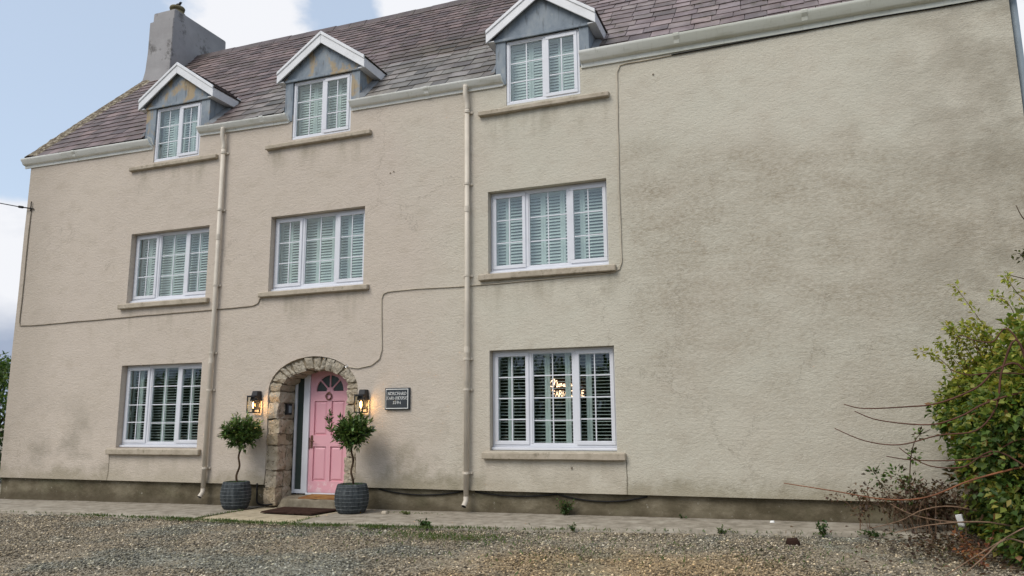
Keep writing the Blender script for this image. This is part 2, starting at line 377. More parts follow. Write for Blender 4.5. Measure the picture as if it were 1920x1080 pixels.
def slate_material():
    q = Mat('roof_slate', rough=.58, spec=.4); x, y, z = q.xyz()
    sd_ = q.math('MULTIPLY', q.math('ADD', y, .12), 1.428)       # distance up the slope
    w = q.math('ADD', sd_, q.math('MULTIPLY', q.math('SUBTRACT', q.noise(1.2, 5, .6), .5), 1.3))
    purple = q.mix(q.step(q.noise(3, 4), .35, .65), (.105, .074, .068), (.16, .116, .108))
    grey = q.mix(q.step(q.noise(3, 4, off=(1, 2, 3)), .35, .65), (.14, .126, .112), (.21, .192, .172))
    pink = q.mix(q.step(q.noise(2.5, 4, off=(5, 2, 3)), .35, .65), (.155, .12, .115), (.235, .19, .182))
    lowm = q.math('MULTIPLY', q.step(w, 2.0, 1.5), q.step(x, -11, -9.5))
    c = q.mix(lowm, purple, grey)
    c = q.mix(q.step(q.math('ADD', x, q.math('MULTIPLY', q.noise(.8, 3), 2)), -3.4, -1.8), c, pink)
    dark = q.math('MULTIPLY', q.math('MULTIPLY', q.step(w, 1.7, 1.95), q.step(w, 3.1, 2.2)), q.math('MULTIPLY', q.step(x, -7.9, -6.6), q.step(x, -3.6, -4.4)))
    c = q.mix(q.math('MULTIPLY', dark, .75), c, (.065, .055, .035))
    f = q.attr(); c = q.mix(1., c, f, 'MULTIPLY')
    moss = q.math('MULTIPLY', q.step(q.noise(1.4, 6, .7, off=(8, 0, 2)), .50, .68), q.step(q.noise(9, 4, .6), .4, .6)); c = q.mix(q.math('MULTIPLY', moss, .8), c, (.075, .066, .038))
    lich = q.step(q.noise(22, 3, .6), .69, .74); c = q.mix(q.math('MULTIPLY', lich, .5), c, (.45, .42, .36))
    wet = q.noise(6, 5, .65, (1, .5, .5)); c = q.mix(q.step(wet, .55, .75, 0, .4), c, (.09, .075, .07))
    q.color(c); q.bump(q.noise(18, 5, .6), .35, .006); return q.m
M['slate'] = slate_material()
M['slate_under'] = simple('roof_battens', (.02, .016, .014), .95, .1, .2, 4)
def verge_material():
    q = Mat('lichened_verge', rough=.95, spec=.1)
    c = q.ramp(q.noise(13, 5, .7), [(.36, (.07, .055, .045)), (.5, (.15, .12, .085)), (.60, (.34, .30, .22)), (.70, (.55, .50, .42))])
    q.color(c); q.bump(q.noise(20, 5), .9, .03); return q.m
M['verge'] = verge_material()
def blue_material():
    q = Mat('weathered_blue_grey_paint', rough=.7, spec=.25); x, y, z = q.xyz()
    c = q.ramp(q.noise(3.5, 6, .65, (1, 1, .6)), [(.3, (.14, .17, .205)), (.5, (.215, .25, .285)), (.72, (.30, .325, .34))])
    left = q.step(x, -4.8, -7.2)
    rust = q.math('MULTIPLY', q.step(q.noise(2.3, 4, .6, (1, 1, .7), (1.1, 0, 7.35)), .50, .60), left)
    c = q.mix(q.math('MULTIPLY', rust, .75), c, (.38, .27, .13))
    drip = q.step(q.noise(6, 4, .6, (3, 3, .35)), .56, .68); c = q.mix(q.math('MULTIPLY', drip, .5), c, (.06, .065, .07))
    pale = q.step(q.noise(4, 4, .6, off=(9, 1, 3)), .6, .7); c = q.mix(q.math('MULTIPLY', pale, .35), c, (.36, .38, .36))
    q.color(c); q.bump(q.noise(25, 4), .3, .004); return q.m
M['blue'] = blue_material()
def chimney_material():
    q = Mat('grey_rendered_chimney', rough=.9, spec=.15)
    c = q.ramp(q.noise(1.5, 5, .6), [(.3, (.27, .26, .26)), (.7, (.35, .34, .34))])
    d = q.math('MULTIPLY', q.step(q.noise(1.7, 6, .7, off=(2.2, .4, 1)), .55, .66), .75); c = q.mix(d, c, (.09, .085, .08))
    q.color(c); q.bump(q.noise(12, 5), .5, .01); return q.m
M['chimney'] = chimney_material()
M['terracotta'] = sill_material('mossy_clay_pot', (.10, .085, .055), (.16, .14, .08), (.25, .22, .18))
def stone_material():
    q = Mat('weathered_rubble_stone', rough=.92, spec=.12)
    r = q.objrand()
    c = q.ramp(q.noise(6, 6, .68), [(.25, (.24, .18, .115)), (.40, (.44, .355, .24)), (.58, (.57, .48, .355)), (.8, (.68, .62, .52))])
    c = q.mix(.35, c, q.ramp(r, [(0, (.34, .25, .15)), (.5, (.50, .43, .33)), (1, (.36, .34, .31))]))
    x, y, z = q.xyz(); c = q.mix(q.math('MULTIPLY', q.step(z, 1.3, 2.4), .45), c, (.36, .345, .30))
    d = q.step(q.noise(17, 5, .75), .55, .66); c = q.mix(q.math('MULTIPLY', d, .8), c, (.05, .042, .03))
    q.color(c); h = q.math('ADD', q.noise(22, 7, .75), q.math('MULTIPLY', q.noise(7, 4), 1.)); q.bump(h, 1., .04); return q.m
M['stone'] = stone_material()
M['mortar'] = simple('dark_mortar', (.20, .165, .115), .95, .1, .4, 12, .6)
def door_material():
    q = Mat('pink_door_paint', rough=.42, spec=.4)
    c = q.mix(q.step(q.noise(1.2, 3), .3, .7), (.67, .34, .395), (.72, .385, .435)); x, y, z = q.xyz()
    c = q.mix(q.math('MULTIPLY', q.step(q.math('ADD', z, q.math('MULTIPLY', q.noise(5, 5, .7), .35)), .62, .42), q.step(q.noise(9, 5, .7), .48, .62)), c, (.74, .55, .56))
    c = q.mix(q.math('MULTIPLY', q.step(z, .27, .17), .5), c, (.36, .2, .21)); q.color(c); q.bump(q.noise(30, 3, .5, (3, 1, .4)), .12, .004); return q.m
M['pink'] = door_material()
M['brass'] = simple('aged_brass', (.16, .085, .06), .45, .5, .4, 20, 0, .6)
M['plaque'] = simple('slate_plaque', (.035, .042, .05), .6, .3, .2, 5)
M['letter'] = simple('pale_engraving', (.75, .76, .74), .6, .2, .05, 5)
M['coir'] = Mat('coir_fibre', rough=.98, spec=.05)
_q = M['coir']; _q.color(_q.mix(_q.step(_q.noise(4, 5, .6), .35, .65), (.19, .09, .038), (.29, .17, .06))); _q.bump(_q.noise(120, 3), .8, .01); M['coir'] = _q.m
_q = Mat('dark_ribbed_mat', rough=.95, spec=.1); _q.color(_q.ramp(_q.noise(9, 5, .65), [(.3, (.022, .012, .009)), (.7, (.055, .03, .022))])); _q.bump(_q.noise(70, 3), .7, .008); M['mat'] = _q.m
_q = Mat('grey_woven_pot', rough=.75, spec=.25); _q.color(_q.ramp(_q.noise(14, 6, .65, (1, 1, .4)), [(.3, (.022, .026, .029)), (.55, (.05, .058, .062)), (.75, (.11, .12, .123))])); _q.bump(_q.noise(50, 4, .6, (1, 1, .25)), .7, .008); M['pot'] = _q.m
M['wire'] = simple('pale_wire', (.17, .185, .19), .6, .3, .6, 9)
M['soil'] = simple('dark_soil', (.035, .026, .016), .98, .05, .4, 30, .7)
M['bark'] = simple('brown_bark', (.075, .05, .032), .9, .1, .4, 14, .6)
M['redstem'] = simple('reddish_stem', (.085, .036, .022), .7, .25, .4, 5, .3)
M['orangestem'] = simple('rusty_stem', (.20, .08, .038), .7, .25, .4, 5, .3)
M['dry'] = simple('dry_stem', (.20, .13, .085), .9, .1, .4, 9)
M['white'] = simple('white_plastic', (.72, .71, .68), .5, .3, .06, 8)
M['bird'] = simple('dark_feathers', (.018, .018, .022), .6, .3, .4, 30)
M['greypipe'] = simple('grey_pipe', (.20, .235, .26), .5, .3, .1, 4)
def leaf_material(name, rough=.5, trans=.3):
    q = Mat(name, rough=rough, spec=.35); a = q.attr(); q.color(a)
    t = q.N('ShaderNodeBsdfTranslucent'); q.L(q.mix(1., a, (1.5, 1.6, .7), 'MULTIPLY'), t.inputs[0])
    mxs = q.N('ShaderNodeMixShader'); mxs.inputs[0].default_value = trans; q.L(q.b.outputs[0], mxs.inputs[1]); q.L(t.outputs[0], mxs.inputs[2]); q.L(mxs.outputs[0], q.out.inputs[0]); return q.m
M['leaf'] = leaf_material('leaves'); M['bay'] = leaf_material('bay_leaves', .38, .15)
def gravel_material():
    q = Mat('gravel_bed', rough=.92, spec=.15); x, y, z = q.xyz()
    g = q.vor(62, out='Color'); sep = q.N('ShaderNodeSeparateColor'); q.L(g, sep.inputs[0])
    c = q.ramp(sep.outputs[0], [(.0, (.055, .05, .042)), (.35, (.18, .155, .12)), (.7, (.28, .245, .19)), (.93, (.42, .38, .31)), (1., (.55, .52, .46))])
    tone = q.noise(.55, 5, .6); c = q.mix(q.step(tone, .46, .62, 0, .8), q.mix(1., c, (1.05, 1.0, .90), 'MULTIPLY'), q.mix(1., c, (.82, .92, .93), 'MULTIPLY'))
    # a sandy, rusty patch of finer stone in the middle of the yard
    dx = q.math('DIVIDE', q.math('ADD', x, 1.6), 2.3); dy = q.math('DIVIDE', q.math('ADD', y, 3.9), 1.5)
    rr = q.math('ADD', q.math('ADD', q.math('MULTIPLY', dx, dx), q.math('MULTIPLY', dy, dy)), q.math('MULTIPLY', q.noise(1.6, 5, .65), 1.6))
    c = q.mix(q.step(rr, 2.0, .9, 0, .6), c, q.mix(1., c, (1.34, 1.08, .74), 'MULTIPLY'))
    dirt = q.noise(1.3, 6, .65, off=(4, 4, 0)); c = q.mix(q.step(dirt, .55, .75, 0, .5), c, (.10, .082, .05))
    q.color(c); q.bump(q.vor(62), .9, .012); return q.m
M['gravel'] = gravel_material()
def gstone_material():
    q = Mat('gravel_stone', rough=.85, spec=.25); x, y, z = q.xyz(); c = q.attr()
    tone = q.noise(.55, 5, .6); c = q.mix(q.step(tone, .46, .62, 0, .8), q.mix(1., c, (1.05, 1.0, .90), 'MULTIPLY'), q.mix(1., c, (.82, .92, .93), 'MULTIPLY'))
    dx = q.math('DIVIDE', q.math('ADD', x, 1.6), 2.3); dy = q.math('DIVIDE', q.math('ADD', y, 3.9), 1.5)
    rr = q.math('ADD', q.math('ADD', q.math('MULTIPLY', dx, dx), q.math('MULTIPLY', dy, dy)), q.math('MULTIPLY', q.noise(1.6, 5, .65), 1.6))
    c = q.mix(q.step(rr, 2.0, .9, 0, .6), c, q.mix(1., c, (1.34, 1.08, .74), 'MULTIPLY'))
    q.color(c); return q.m
M['gstone'] = gstone_material()

# ------------------------------------------------------------------ ground and pavement
def pav_front(x):   # front edge of the concrete apron along the house
    return float(np.interp(x, [-18, -13.6, -9.9, -6.7, -4.2, -1.7, 1.4, 6], [-1.5, -1.55, -1.6, -1.72, -1.48, -1.15, -.85, -.6])) + .05 * nz(x, 0, 3, 1.7)
GX = [-400, -120, -40] + [-40 + .8 * i for i in range(1, 62)] + [40, 120, 400]; GX = sorted(set(GX))
GY = [-400, -120, -40, -20] + [-12 + .6 * i for i in range(0, 22)] + [3, 12, 40, 120, 400]
V = []; F = []
for yy in GY:
    for xx in GX:
        near = abs(xx) < 30 and -13 < yy < .9
        V.append((xx, yy, gz(xx) - .035 + (.025 * nz(xx, yy, 0, .8) - .01 if near else 0)))
nx = len(GX)
for j in range(len(GY) - 1):
    for i in range(nx - 1): F.append((j * nx + i, j * nx + i + 1, (j + 1) * nx + i + 1, (j + 1) * nx + i))
py('gravel_ground', V, F, M['gravel'], kind='structure', smooth=True)

# loose stones lying over the gravel bed (nobody could count them)
def scatter_stones(n):
    pts = []
    while len(pts) < n:
        m = 60000; y = -1.0 - rng.random(m) ** 1.25 * 5.6; x = -17 + rng.random(m) * 20.5
        lo = (y + 11.5) * -1.33 - .6; hi = (y + 11.5) * .32 + .5
        k = (x > lo) & (x < hi) & (y < np.interp(x, [-18, -13.6, -9.9, -6.7, -4.2, -1.7, 1.4, 6], [-1.5, -1.55, -1.6, -1.72, -1.48, -1.15, -.85, -.6]) - .03 + .1 * (rng.random(m) - .7))
        pts += list(zip(x[k], y[k]))
    P_ = np.array(pts[:n]); s = .0075 + .012 * rng.random(n) ** 2.2 + (rng.random(n) > .975) * .013 * rng.random(n)
    z = .04 + .0089 * P_[:, 0] - .035 + s * .25
    z += np.array([.025 * nz(a, b_, 0, .8) - .01 for a, b_ in P_])
    base = np.array([(1, 0, 0), (0, 1, 0), (-1, 0, 0), (0, -1, 0), (0, 0, .75), (0, 0, -.6)])
    ang = rng.random(n) * 6.28; ca, sa = np.cos(ang), np.sin(ang)
    B = base[None] * (s[:, None, None] * (.7 + .6 * rng.random((n, 6, 1))) * np.array([1.25, .9, .9]))
    Vx = B[..., 0] * ca[:, None] - B[..., 1] * sa[:, None] + P_[:, :1]; Vy = B[..., 0] * sa[:, None] + B[..., 1] * ca[:, None] + P_[:, 1:]
    Vz = B[..., 2] + z[:, None]
    V_ = np.stack([Vx, Vy, Vz], -1).reshape(-1, 3)
    T = np.array([(0, 1, 4), (1, 2, 4), (2, 3, 4), (3, 0, 4), (1, 0, 5), (2, 1, 5), (3, 2, 5), (0, 3, 5)])
    F_ = (T[None] + (np.arange(n) * 6)[:, None, None]).reshape(-1, 3)
    t = rng.random(n); v = np.where(t < .45, .05 + .10 * rng.random(n), np.where(t < .92, .17 + .15 * rng.random(n), .38 + .25 * rng.random(n)))
    tint = np.array([1.14, 1.0, .79]) + (rng.random((n, 1)) - .5) * np.array([.16, .05, -.14])
    cc = np.repeat(v[:, None] * tint, 8, 0)
    arrays('gravel_stones', V_, F_, M['gstone'], kind='stuff', cols=cc)
scatter_stones(70000)

pav = empty('pavement', (-6, -.7, 0), kind='structure')
JX = [-17.5, -9.12, -7.22, 4.6]
for i in range(len(JX) - 1):
    a, b_ = JX[i] + .012, JX[i + 1] - .012; seg = max(3, int((b_ - a) / .22)); V = []; F = []; rows = 5
    ska, skb = random.uniform(-.12, .12), random.uniform(-.12, .12)
    for j in range(rows + 1):
        for k in range(seg + 1):
            x = a + (b_ - a) * k / seg; yf = pav_front(x); y = .06 + (yf - .06) * min(j, rows - 1) / (rows - 1)
            zz = gz(x) + .006 * nz(x, y, 2, 1.3) + (-.006 if i % 2 else .004) - (.075 if j == rows else 0) - (.006 if j == rows - 1 else 0)
            if 0 < k < seg: x += .03 * nz(x, y, 5, 3)
            V.append((x, y - (.012 if j == rows else 0), zz))
    for j in range(rows):
        for k in range(seg): p = j * (seg + 1) + k; F.append((p, p + seg + 1, p + seg + 2, p + 1))
    py('paving_slab', V, F, M['sandstone_slab'] if i == 1 else M['concrete'], pav, smooth=True)

# ------------------------------------------------------------------ the house
XL, XR, WT = -15.86, 3.10, 7.30
house = empty('farmhouse', (-6.4, 0, 0), 'long rendered three-storey farmhouse with slate roof, three dormers and a pink arched door', 'house')
WIN_G = [(-12.68, -10.66, .97, 2.585), (-4.71, -2.63, .97, 2.58)]
WIN_M = [(-12.70, -10.68, 3.85, 5.295), (-9.20, -7.14, 3.86, 5.305), (-4.73, -2.67, 3.86, 5.285)]
DORM = [(-11.68, -12.26, -11.06), (-8.15, -8.81, -7.50), (-3.73, -4.38, -3.06)]   # centre, window left, window right
TZ0, TZ1 = 6.79, 7.97
OPEN = WIN_G + WIN_M + [(a, b_, TZ0, WT) for _, a, b_ in DORM]
AC, AA, AZ, AH = -8.14, .945, 2.0, .61        # arch: centre, half width, springing, rise
ZB = .345
BB = (AC - 1.15, AC + 1.15, ZB, AZ + AH + .25)   # block of wall round the arch
def wy(x, z):                                   # slight waviness of the old wall
    return .012 * nz(x, 0, z, .55) + .004 * nz(x, 3, z, 1.7) - .02 * max(0, 1 - (z - ZB) / .16) ** 1.5
xs = {XL, XR, BB[0], BB[1]}; zs = {ZB, WT, BB[3], ZB + .05, ZB + .1, ZB + .17}
for a, b_, c_, d in OPEN: xs |= {a, b_}; zs |= {c_, d}
def densify(s, step):
    s = sorted(s); o = []
    for a, b_ in zip(s, s[1:]):
        n = max(1, round((b_ - a) / step)); o += [a + (b_ - a) * i / n for i in range(n)]
    return o + [s[-1]]
xs = densify(xs, .3); zs = densify(zs, .3)
V = []; F = []; idx = {}
def vid(x, z, y=None):
    k = (round(x, 4), round(z, 4), None if y is None else round(y, 4))
    if k not in idx: idx[k] = len(V); V.append((x, wy(x, z) if y is None else y, z))
    return idx[k]
inside = lambda x, z, r: r[0] < x < r[1] and r[2] < z < r[3]
for i in range(len(xs) - 1):
    for j in range(len(zs) - 1):
        cx, cz = (xs[i] + xs[i + 1]) / 2, (zs[j] + zs[j + 1]) / 2
        if any(inside(cx, cz, r) for r in OPEN) or inside(cx, cz, BB): continue
        F.append((vid(xs[i], zs[j]), vid(xs[i + 1], zs[j]), vid(xs[i + 1], zs[j + 1]), vid(xs[i], zs[j + 1])))
# wall round the arch: quads from the arch curve out to the block edge
def arch(t, grow=0.):      # t 0..1 from the left foot over the crown to the right foot
    jl = AZ - ZB; al = 2.55; tot = 2 * jl + al; s = t * tot
    if s < jl: return (AC - AA - grow, ZB + s)
    if s > jl + al: return (AC + AA + grow, AZ - (s - jl - al))
    a = math.pi * (1 - (s - jl) / al); return (AC + (AA + grow) * math.cos(a), AZ + (AH + grow) * math.sin(a))
NA = 44; Pin = [arch(i / NA) for i in range(NA + 1)]
Pin = [(x + (.008 * nz(x, z, 1, 5) if z > ZB + .05 else 0), z) for x, z in Pin]
def outward(p):
    dx, dz = p[0] - AC, p[1] - AZ
    if dz <= 0: return (BB[0] if dx < 0 else BB[1], p[1])
    k = min((1.15 / abs(dx)) if abs(dx) > 1e-6 else 9e9, (BB[3] - AZ) / dz); return (AC + dx * k, AZ + dz * k)
Pout = [outward(p) for p in Pin]
for i in range(NA):
    a, b_, c_, d = Pin[i], Pin[i + 1], Pout[i + 1], Pout[i]
    n = 3; prev = None
    for k in range(n + 1):
        f = k / n; p = vid(a[0] + (d[0] - a[0]) * f, a[1] + (d[1] - a[1]) * f); q_ = vid(b_[0] + (c_[0] - b_[0]) * f, b_[1] + (c_[1] - b_[1]) * f)
        if prev: F.append((prev[0], prev[1], q_, p))
        prev = (p, q_)
    # rendered lip turning in to the stones
    F.append((vid(*a), vid(a[0], a[1], .09), vid(b_[0], b_[1], .09), vid(*b_)))
for corner in ((BB[0], BB[3]), (BB[1], BB[3])):
    best = [i for i in range(NA) if (Pout[i][0] - corner[0]) * (Pout[i + 1][0] - corner[0]) <= 1e-9 and min(Pout[i][1], Pout[i + 1][1]) <= corner[1] - 1e-9 <= max(Pout[i][1], Pout[i + 1][1]) + 1e-6 and abs(Pout[i][0] - corner[0]) < .6]
    for i in best[:1]: F.append((vid(*Pout[i]), vid(*Pout[i + 1]), vid(*corner)))
# reveals of the openings
DEP = .30
for (a, b_, c_, d) in OPEN:
    X_ = [x for x in xs if a - 1e-6 <= x <= b_ + 1e-6]; Z_ = [z for z in zs if c_ - 1e-6 <= z <= d + 1e-6]
    for p, q_ in zip(X_, X_[1:]):
        F.append((vid(p, c_), vid(p, c_, DEP), vid(q_, c_, DEP), vid(q_, c_)))
        if d < WT - .01: F.append((vid(p, d), vid(q_, d), vid(q_, d, DEP), vid(p, d, DEP)))
    for p, q_ in zip(Z_, Z_[1:]):
        F.append((vid(a, p), vid(a, q_), vid(a, q_, DEP), vid(a, p, DEP))); F.append((vid(b_, p), vid(b_, p, DEP), vid(b_, q_, DEP), vid(b_, q_)))
# underside of the bell-cast foot
for p, q_ in zip(xs, xs[1:]):
    if BB[0] - .01 < (p + q_) / 2 < BB[1] + .01: continue
    F.append((vid(p, ZB), vid(q_, ZB), vid(q_, ZB, .05), vid(p, ZB, .05)))
for p, q_ in ((BB[0], AC - AA), (AC + AA, BB[1])): F.append((vid(p, ZB), vid(q_, ZB), vid(q_, ZB, .05), vid(p, ZB, .05)))
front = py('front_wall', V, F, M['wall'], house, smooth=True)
bm = bmesh.new(); bm.from_mesh(front.data)
for e in bm.edges:
    if len(e.link_faces) == 2 and e.link_faces[0].normal.angle(e.link_faces[1].normal, 0) > .6: e.smooth = False
bm.to_mesh(front.data); bm.free()
# gable walls, back wall, floors inside
RS = 1.043; RY0, RZ0 = -.09, 7.30; RIDGE = (3.86, 11.42)       # main roof slope
for x0, x1 in ((XL, XL + .45), (XR - .45, XR)):
    prof = [(.075, ZB - .5), (7.7, ZB - .5), (7.7, 7.2), (3.86, 11.28), (.02, 7.28), (.02, ZB + .01), (.075, ZB + .01)]
    MB().extrude_x(prof, x0, x1).build('gable_wall', M['wall'], house)
MB().box(XL + .46, XR - .46, 7.3, 7.7, -.2, 7.3).build('back_wall', M['wall'], house)
for zf in (2.78, 5.55): MB().box(XL + .46, XR - .46, .34, 7.29, zf, zf + .12).build('ceiling', M['dark_inside'], house)
MB().box(XL + .46, XR - .46, 4.2, 4.3, 0, 2.77).build('partition_wall', M['dark_inside'], house)
# plinth with gap at the door
for a, b_ in ((XL + .02, AC - AA - .005), (AC + AA + .005, XR - .02)):
    n = int((b_ - a) / .25); V = []; F = []
    for k in range(n + 1):
        x = a + (b_ - a) * k / n
        for j, z in enumerate((-.25, -.05, .06, .16, .26, ZB + .002)):
            V.append((x, .052 + .014 * nz(x, 0, z, 2.2) - (.03 * max(0, .06 - z) * 3), z))
    for k in range(n):
        for j in range(5): p = k * 6 + j; F.append((p, p + 6, p + 7, p + 1))
    py('plinth', V, F, M['plinth'], house, smooth=True)

# ------------------------------------------------------------------ windows
def louvre_mesh(w):
    mb = MB(); prof = [(-.031, 0), (-.02, .0045), (.02, .0045), (.031, 0), (.02, -.0045), (-.02, -.0045)]; mb.extrude_x(prof, -w / 2, w / 2)
    me = bpy.data.meshes.new('louvre'); me.from_pydata(mb.V, [], mb.F); me.materials.append(M['shutter']); return me
PANE = {}
def pane(x0, x1, y, z0, z1, parent):
    k = (round(x1 - x0, 3), round(z1 - z0, 3))
    if k not in PANE:
        w, h = k; mb = MB().box(-w / 2, w / 2, -.003, .003, -h / 2, h / 2); me = bpy.data.meshes.new('pane'); me.from_pydata(mb.V, [], mb.F); me.materials.append(M['glass']); PANE[k] = me
    o = link('pane', PANE[k]); o.location = ((x0 + x1) / 2, y, (z0 + z1) / 2); o.rotation_euler = (random.gauss(0, .0022), 0, random.gauss(0, .0022)); adopt(o, parent)
def frame_ring(mb, x0, x1, y0, y1, z0, z1, w, wb=None):
    wb = wb or w
    mb.box(x0, x1, y0, y1, z1 - w, z1); mb.box(x0, x1, y0, y1, z0, z0 + wb); mb.box(x0, x0 + w, y0, y1, z0 + wb, z1 - w); mb.box(x1 - w, x1, y0, y1, z0 + wb, z1 - w)
def window(x0, x1, z0, z1, yf, lights, rows, tilt, name, indiv, sill=None, board=True, handles=False, leaves=()):
    """lights: (start, end, opening) as fractions of the width"""
    Wd = x1 - x0; fw = .05; mb = MB(); bz = z0 + (.05 if board else 0)
    frame_ring(mb, x0, x1, yf, yf + .07, bz, z1, fw)
    for (a, b_, op), (a2, b2, op2) in zip(lights, lights[1:]):
        xm = x0 + Wd * b_; mb.box(xm - .03, xm + .03, yf + .001, yf + .07, bz + fw, z1 - fw)
    win = mb.build(name, M['upvc'], house, bevel=.005)
    if board: MB().box(x0 - .02, x1 + .02, yf - .055, yf + .06, z0 + .004, z0 + .048).build('window_board', M['upvc'], win, bevel=.008)
    for i, (a, b_, op) in enumerate(lights):
        lx0 = x0 + Wd * a + (fw if i == 0 else .03); lx1 = x0 + Wd * b_ - (fw if i == len(lights) - 1 else .03); lz0, lz1 = bz + fw, z1 - fw
        yg = yf + .035
        if op:
            mb = MB(); frame_ring(mb, lx0 - .012, lx1 + .012, yf - .016, yf + .05, lz0 - .012, lz1 + .012, .062); mb.build('sash', M['upvc'], win, bevel=.006)
            lx0 += .048; lx1 -= .048; lz0 += .048; lz1 -= .048; yg = yf + .012
        else:
            mb = MB(); frame_ring(mb, lx0 + .001, lx1 - .001, yf + .012, yf + .055, lz0 + .001, lz1 - .001, .016); mb.build('glazing_bead', M['upvc'], win); lx0 += .014; lx1 -= .014; lz0 += .014; lz1 -= .014
        mb = MB(); xm = (lx0 + lx1) / 2; zz = [lz0 + (lz1 - lz0) * k / rows for k in range(rows + 1)]; g = .009
        mb.box(xm - g, xm + g, yg - .008, yg + .008, lz0, lz1)
        for z in zz[1:-1]: mb.box(lx0, xm - g, yg - .007, yg + .007, z - g, z + g); mb.box(xm + g, lx1, yg - .007, yg + .007, z - g, z + g)
        mb.build('glazing_bar', M['upvc'], win)
        for k in range(rows):
            za = zz[k] + (g if k else 0); zb = zz[k + 1] - (g if k < rows - 1 else 0)
            pane(lx0, xm - g, yg, za, zb, win); pane(xm + g, lx1, yg, za, zb, win)
        if handles:
            hx = lx0 - .02 if i else lx0 - .005
            MB().box(hx - .012, hx + .012, yg + .045, yg + .07, z0 + .58, z0 + .72).build('window_handle', M['chrome'], win, bevel=.004)
    # plantation shutters inside
    ys = yf + .17; xa = x0 + .01; ja = [0] + list(leaves) + [1]
    sx0, sx1, sz0, sz1 = x0 + .02, x1 - .02, z0 + .03, z1 - .03
    for p, q_ in zip(ja, ja[1:]):
        a = sx0 + (sx1 - sx0) * p + .002; b_ = sx0 + (sx1 - sx0) * q_ - .002; mb = MB(); frame_ring(mb, a, b_, ys - .014, ys + .014, sz0, sz1, .042, .07)
        sh = mb.build('shutter', M['shutter'], house)
        tl = tilt + random.uniform(-1, 1) * (5 if not indiv else 2); lw = b_ - a - .088; n = int((sz1 - sz0 - .12) / .052); zc = [sz0 + .07 + .028 + (sz1 - sz0 - .112 - .05) * k / (n - 1) for k in range(n)]
        if indiv:
            me = louvre_mesh(lw)
            for z in zc:
                o = link('louvre', me); o.location = ((a + b_) / 2, ys, z); o.rotation_euler = (R(tl + random.gauss(0, 1.2)), 0, 0); adopt(o, sh)
        else:
            V = []; F = []; ct, st = math.cos(R(tl)), math.sin(R(tl)); base = MB().extrude_x([(-.031, 0), (0, .005), (.031, 0), (0, -.005)], a + .044, b_ - .044)
            for z in zc:
                n0 = len(V); V += [(x, ys + y * ct - w * st, z + y * st + w * ct) for x, y, w in base.V]; F += [tuple(i + n0 for i in f) for f in base.F]
            py('louvres', V, F, M['shutter'], sh, kind='stuff')
    if sill:
        a, b_, c_, d = sill; mb = MB(); n = 9; prof = [(-.085, c_), (.12, c_), (.12, d + .012), (-.085, d - .008)]
        mb.extrude_x(prof, a, b_, n, lambda x: .006 * nz(x, 1, c_, 2.4)); mb.build('stone_sill', M['sill'], win, bevel=.012)
    return win
TRI = [(0, .315, 1), (.315, .675, 0), (.675, 1, 1)]
LV = (.115, .43, .60, .77)
for (a, b_, c_, d), sl in zip(WIN_G, ((-12.86, -10.55, .845, .96), (-4.82, -2.49, .84, .955))):
    window(a + .003, b_ - .003, c_ + .003, d - .003, .135, TRI, 4, 3, 'window', True, sl, True, True, LV)
for (a, b_, c_, d), sl in zip(WIN_M, ((-12.85, -10.57, 3.73, 3.835), (-9.37, -7.01, 3.75, 3.85), (-4.88, -2.55, 3.745, 3.855))):
    window(a + .003, b_ - .003, c_ + .003, d - .003, .135, TRI, 3, 50, 'window', False, sl, True, False, LV)
for (c0, a, b_), sl in zip(DORM, ((-12.84, -10.56, 6.645, 6.735), (-9.37, -7.03, 6.645, 6.735), (-4.88, -2.57, 6.645, 6.735))):
    window(a + .003, b_ - .003, TZ0 + .003, TZ1 - .003, .012, [(0, .53, 0), (.53, 1, 1)], 3, 64, 'dormer_window', False, sl, False, False, (.3, .5, .72))

# ------------------------------------------------------------------ roof
def rz(y): return RZ0 + RS * (y - RY0)
def sag(x, y): return .03 * nz(x, y, 0, .35) - .035 * math.sin(math.pi * (x - XL) / (XR - XL)) ** 2 * min(1, max(0, y / 3.86))
HW = .84; EH = .97; DZE, DZA = 8.16, 8.84      # dormer: half width of cheeks, eaves, heights of eaves and apex
yE = RY0 + (DZE - RZ0) / RS; yA = RY0 + (DZA - RZ0) / RS
def in_dormer(x, y):
    for c0, _, _ in DORM:
        dx = abs(x - c0)
        if dx < EH - .02 and y < yE + (yA - yE) * (1 - dx / EH) - .06: return True
        if dx < HW + .06 and y < yE: return True
    return False
roof = MB()
xc = sorted([XL - .08, XR + .12] + [c0 + s * HW for c0, _, _ in DORM for s in (-1, 1)])
for i in range(len(xc) - 1):
    mid = (xc[i] + xc[i + 1]) / 2; y0 = yE + .02 if in_dormer(mid, 0) else (.06 if mid > -3 else RY0 + .06)
    a, b_ = xc[i], xc[i + 1]; y1, z1 = RIDGE
    roof.hexa([(a, y0, rz(y0) - .11), (b_, y0, rz(y0) - .11), (b_, y1, z1 - .11), (a, y1, z1 - .11), (a, y0, rz(y0) - .05), (b_, y0, rz(y0) - .05), (b_, y1, z1 - .05), (a, y1, z1 - .05)])
roof.hexa([(XL - .08, 3.87, 11.31), (XR + .12, 3.87, 11.31), (XR + .12, 7.9, 7.2), (XL - .08, 7.9, 7.2), (XL - .08, 3.87, 11.37), (XR + .12, 3.87, 11.37), (XR + .12, 7.9, 7.26), (XL - .08, 7.9, 7.26)])
roof = roof.build('roof', M['slate_under'], house)
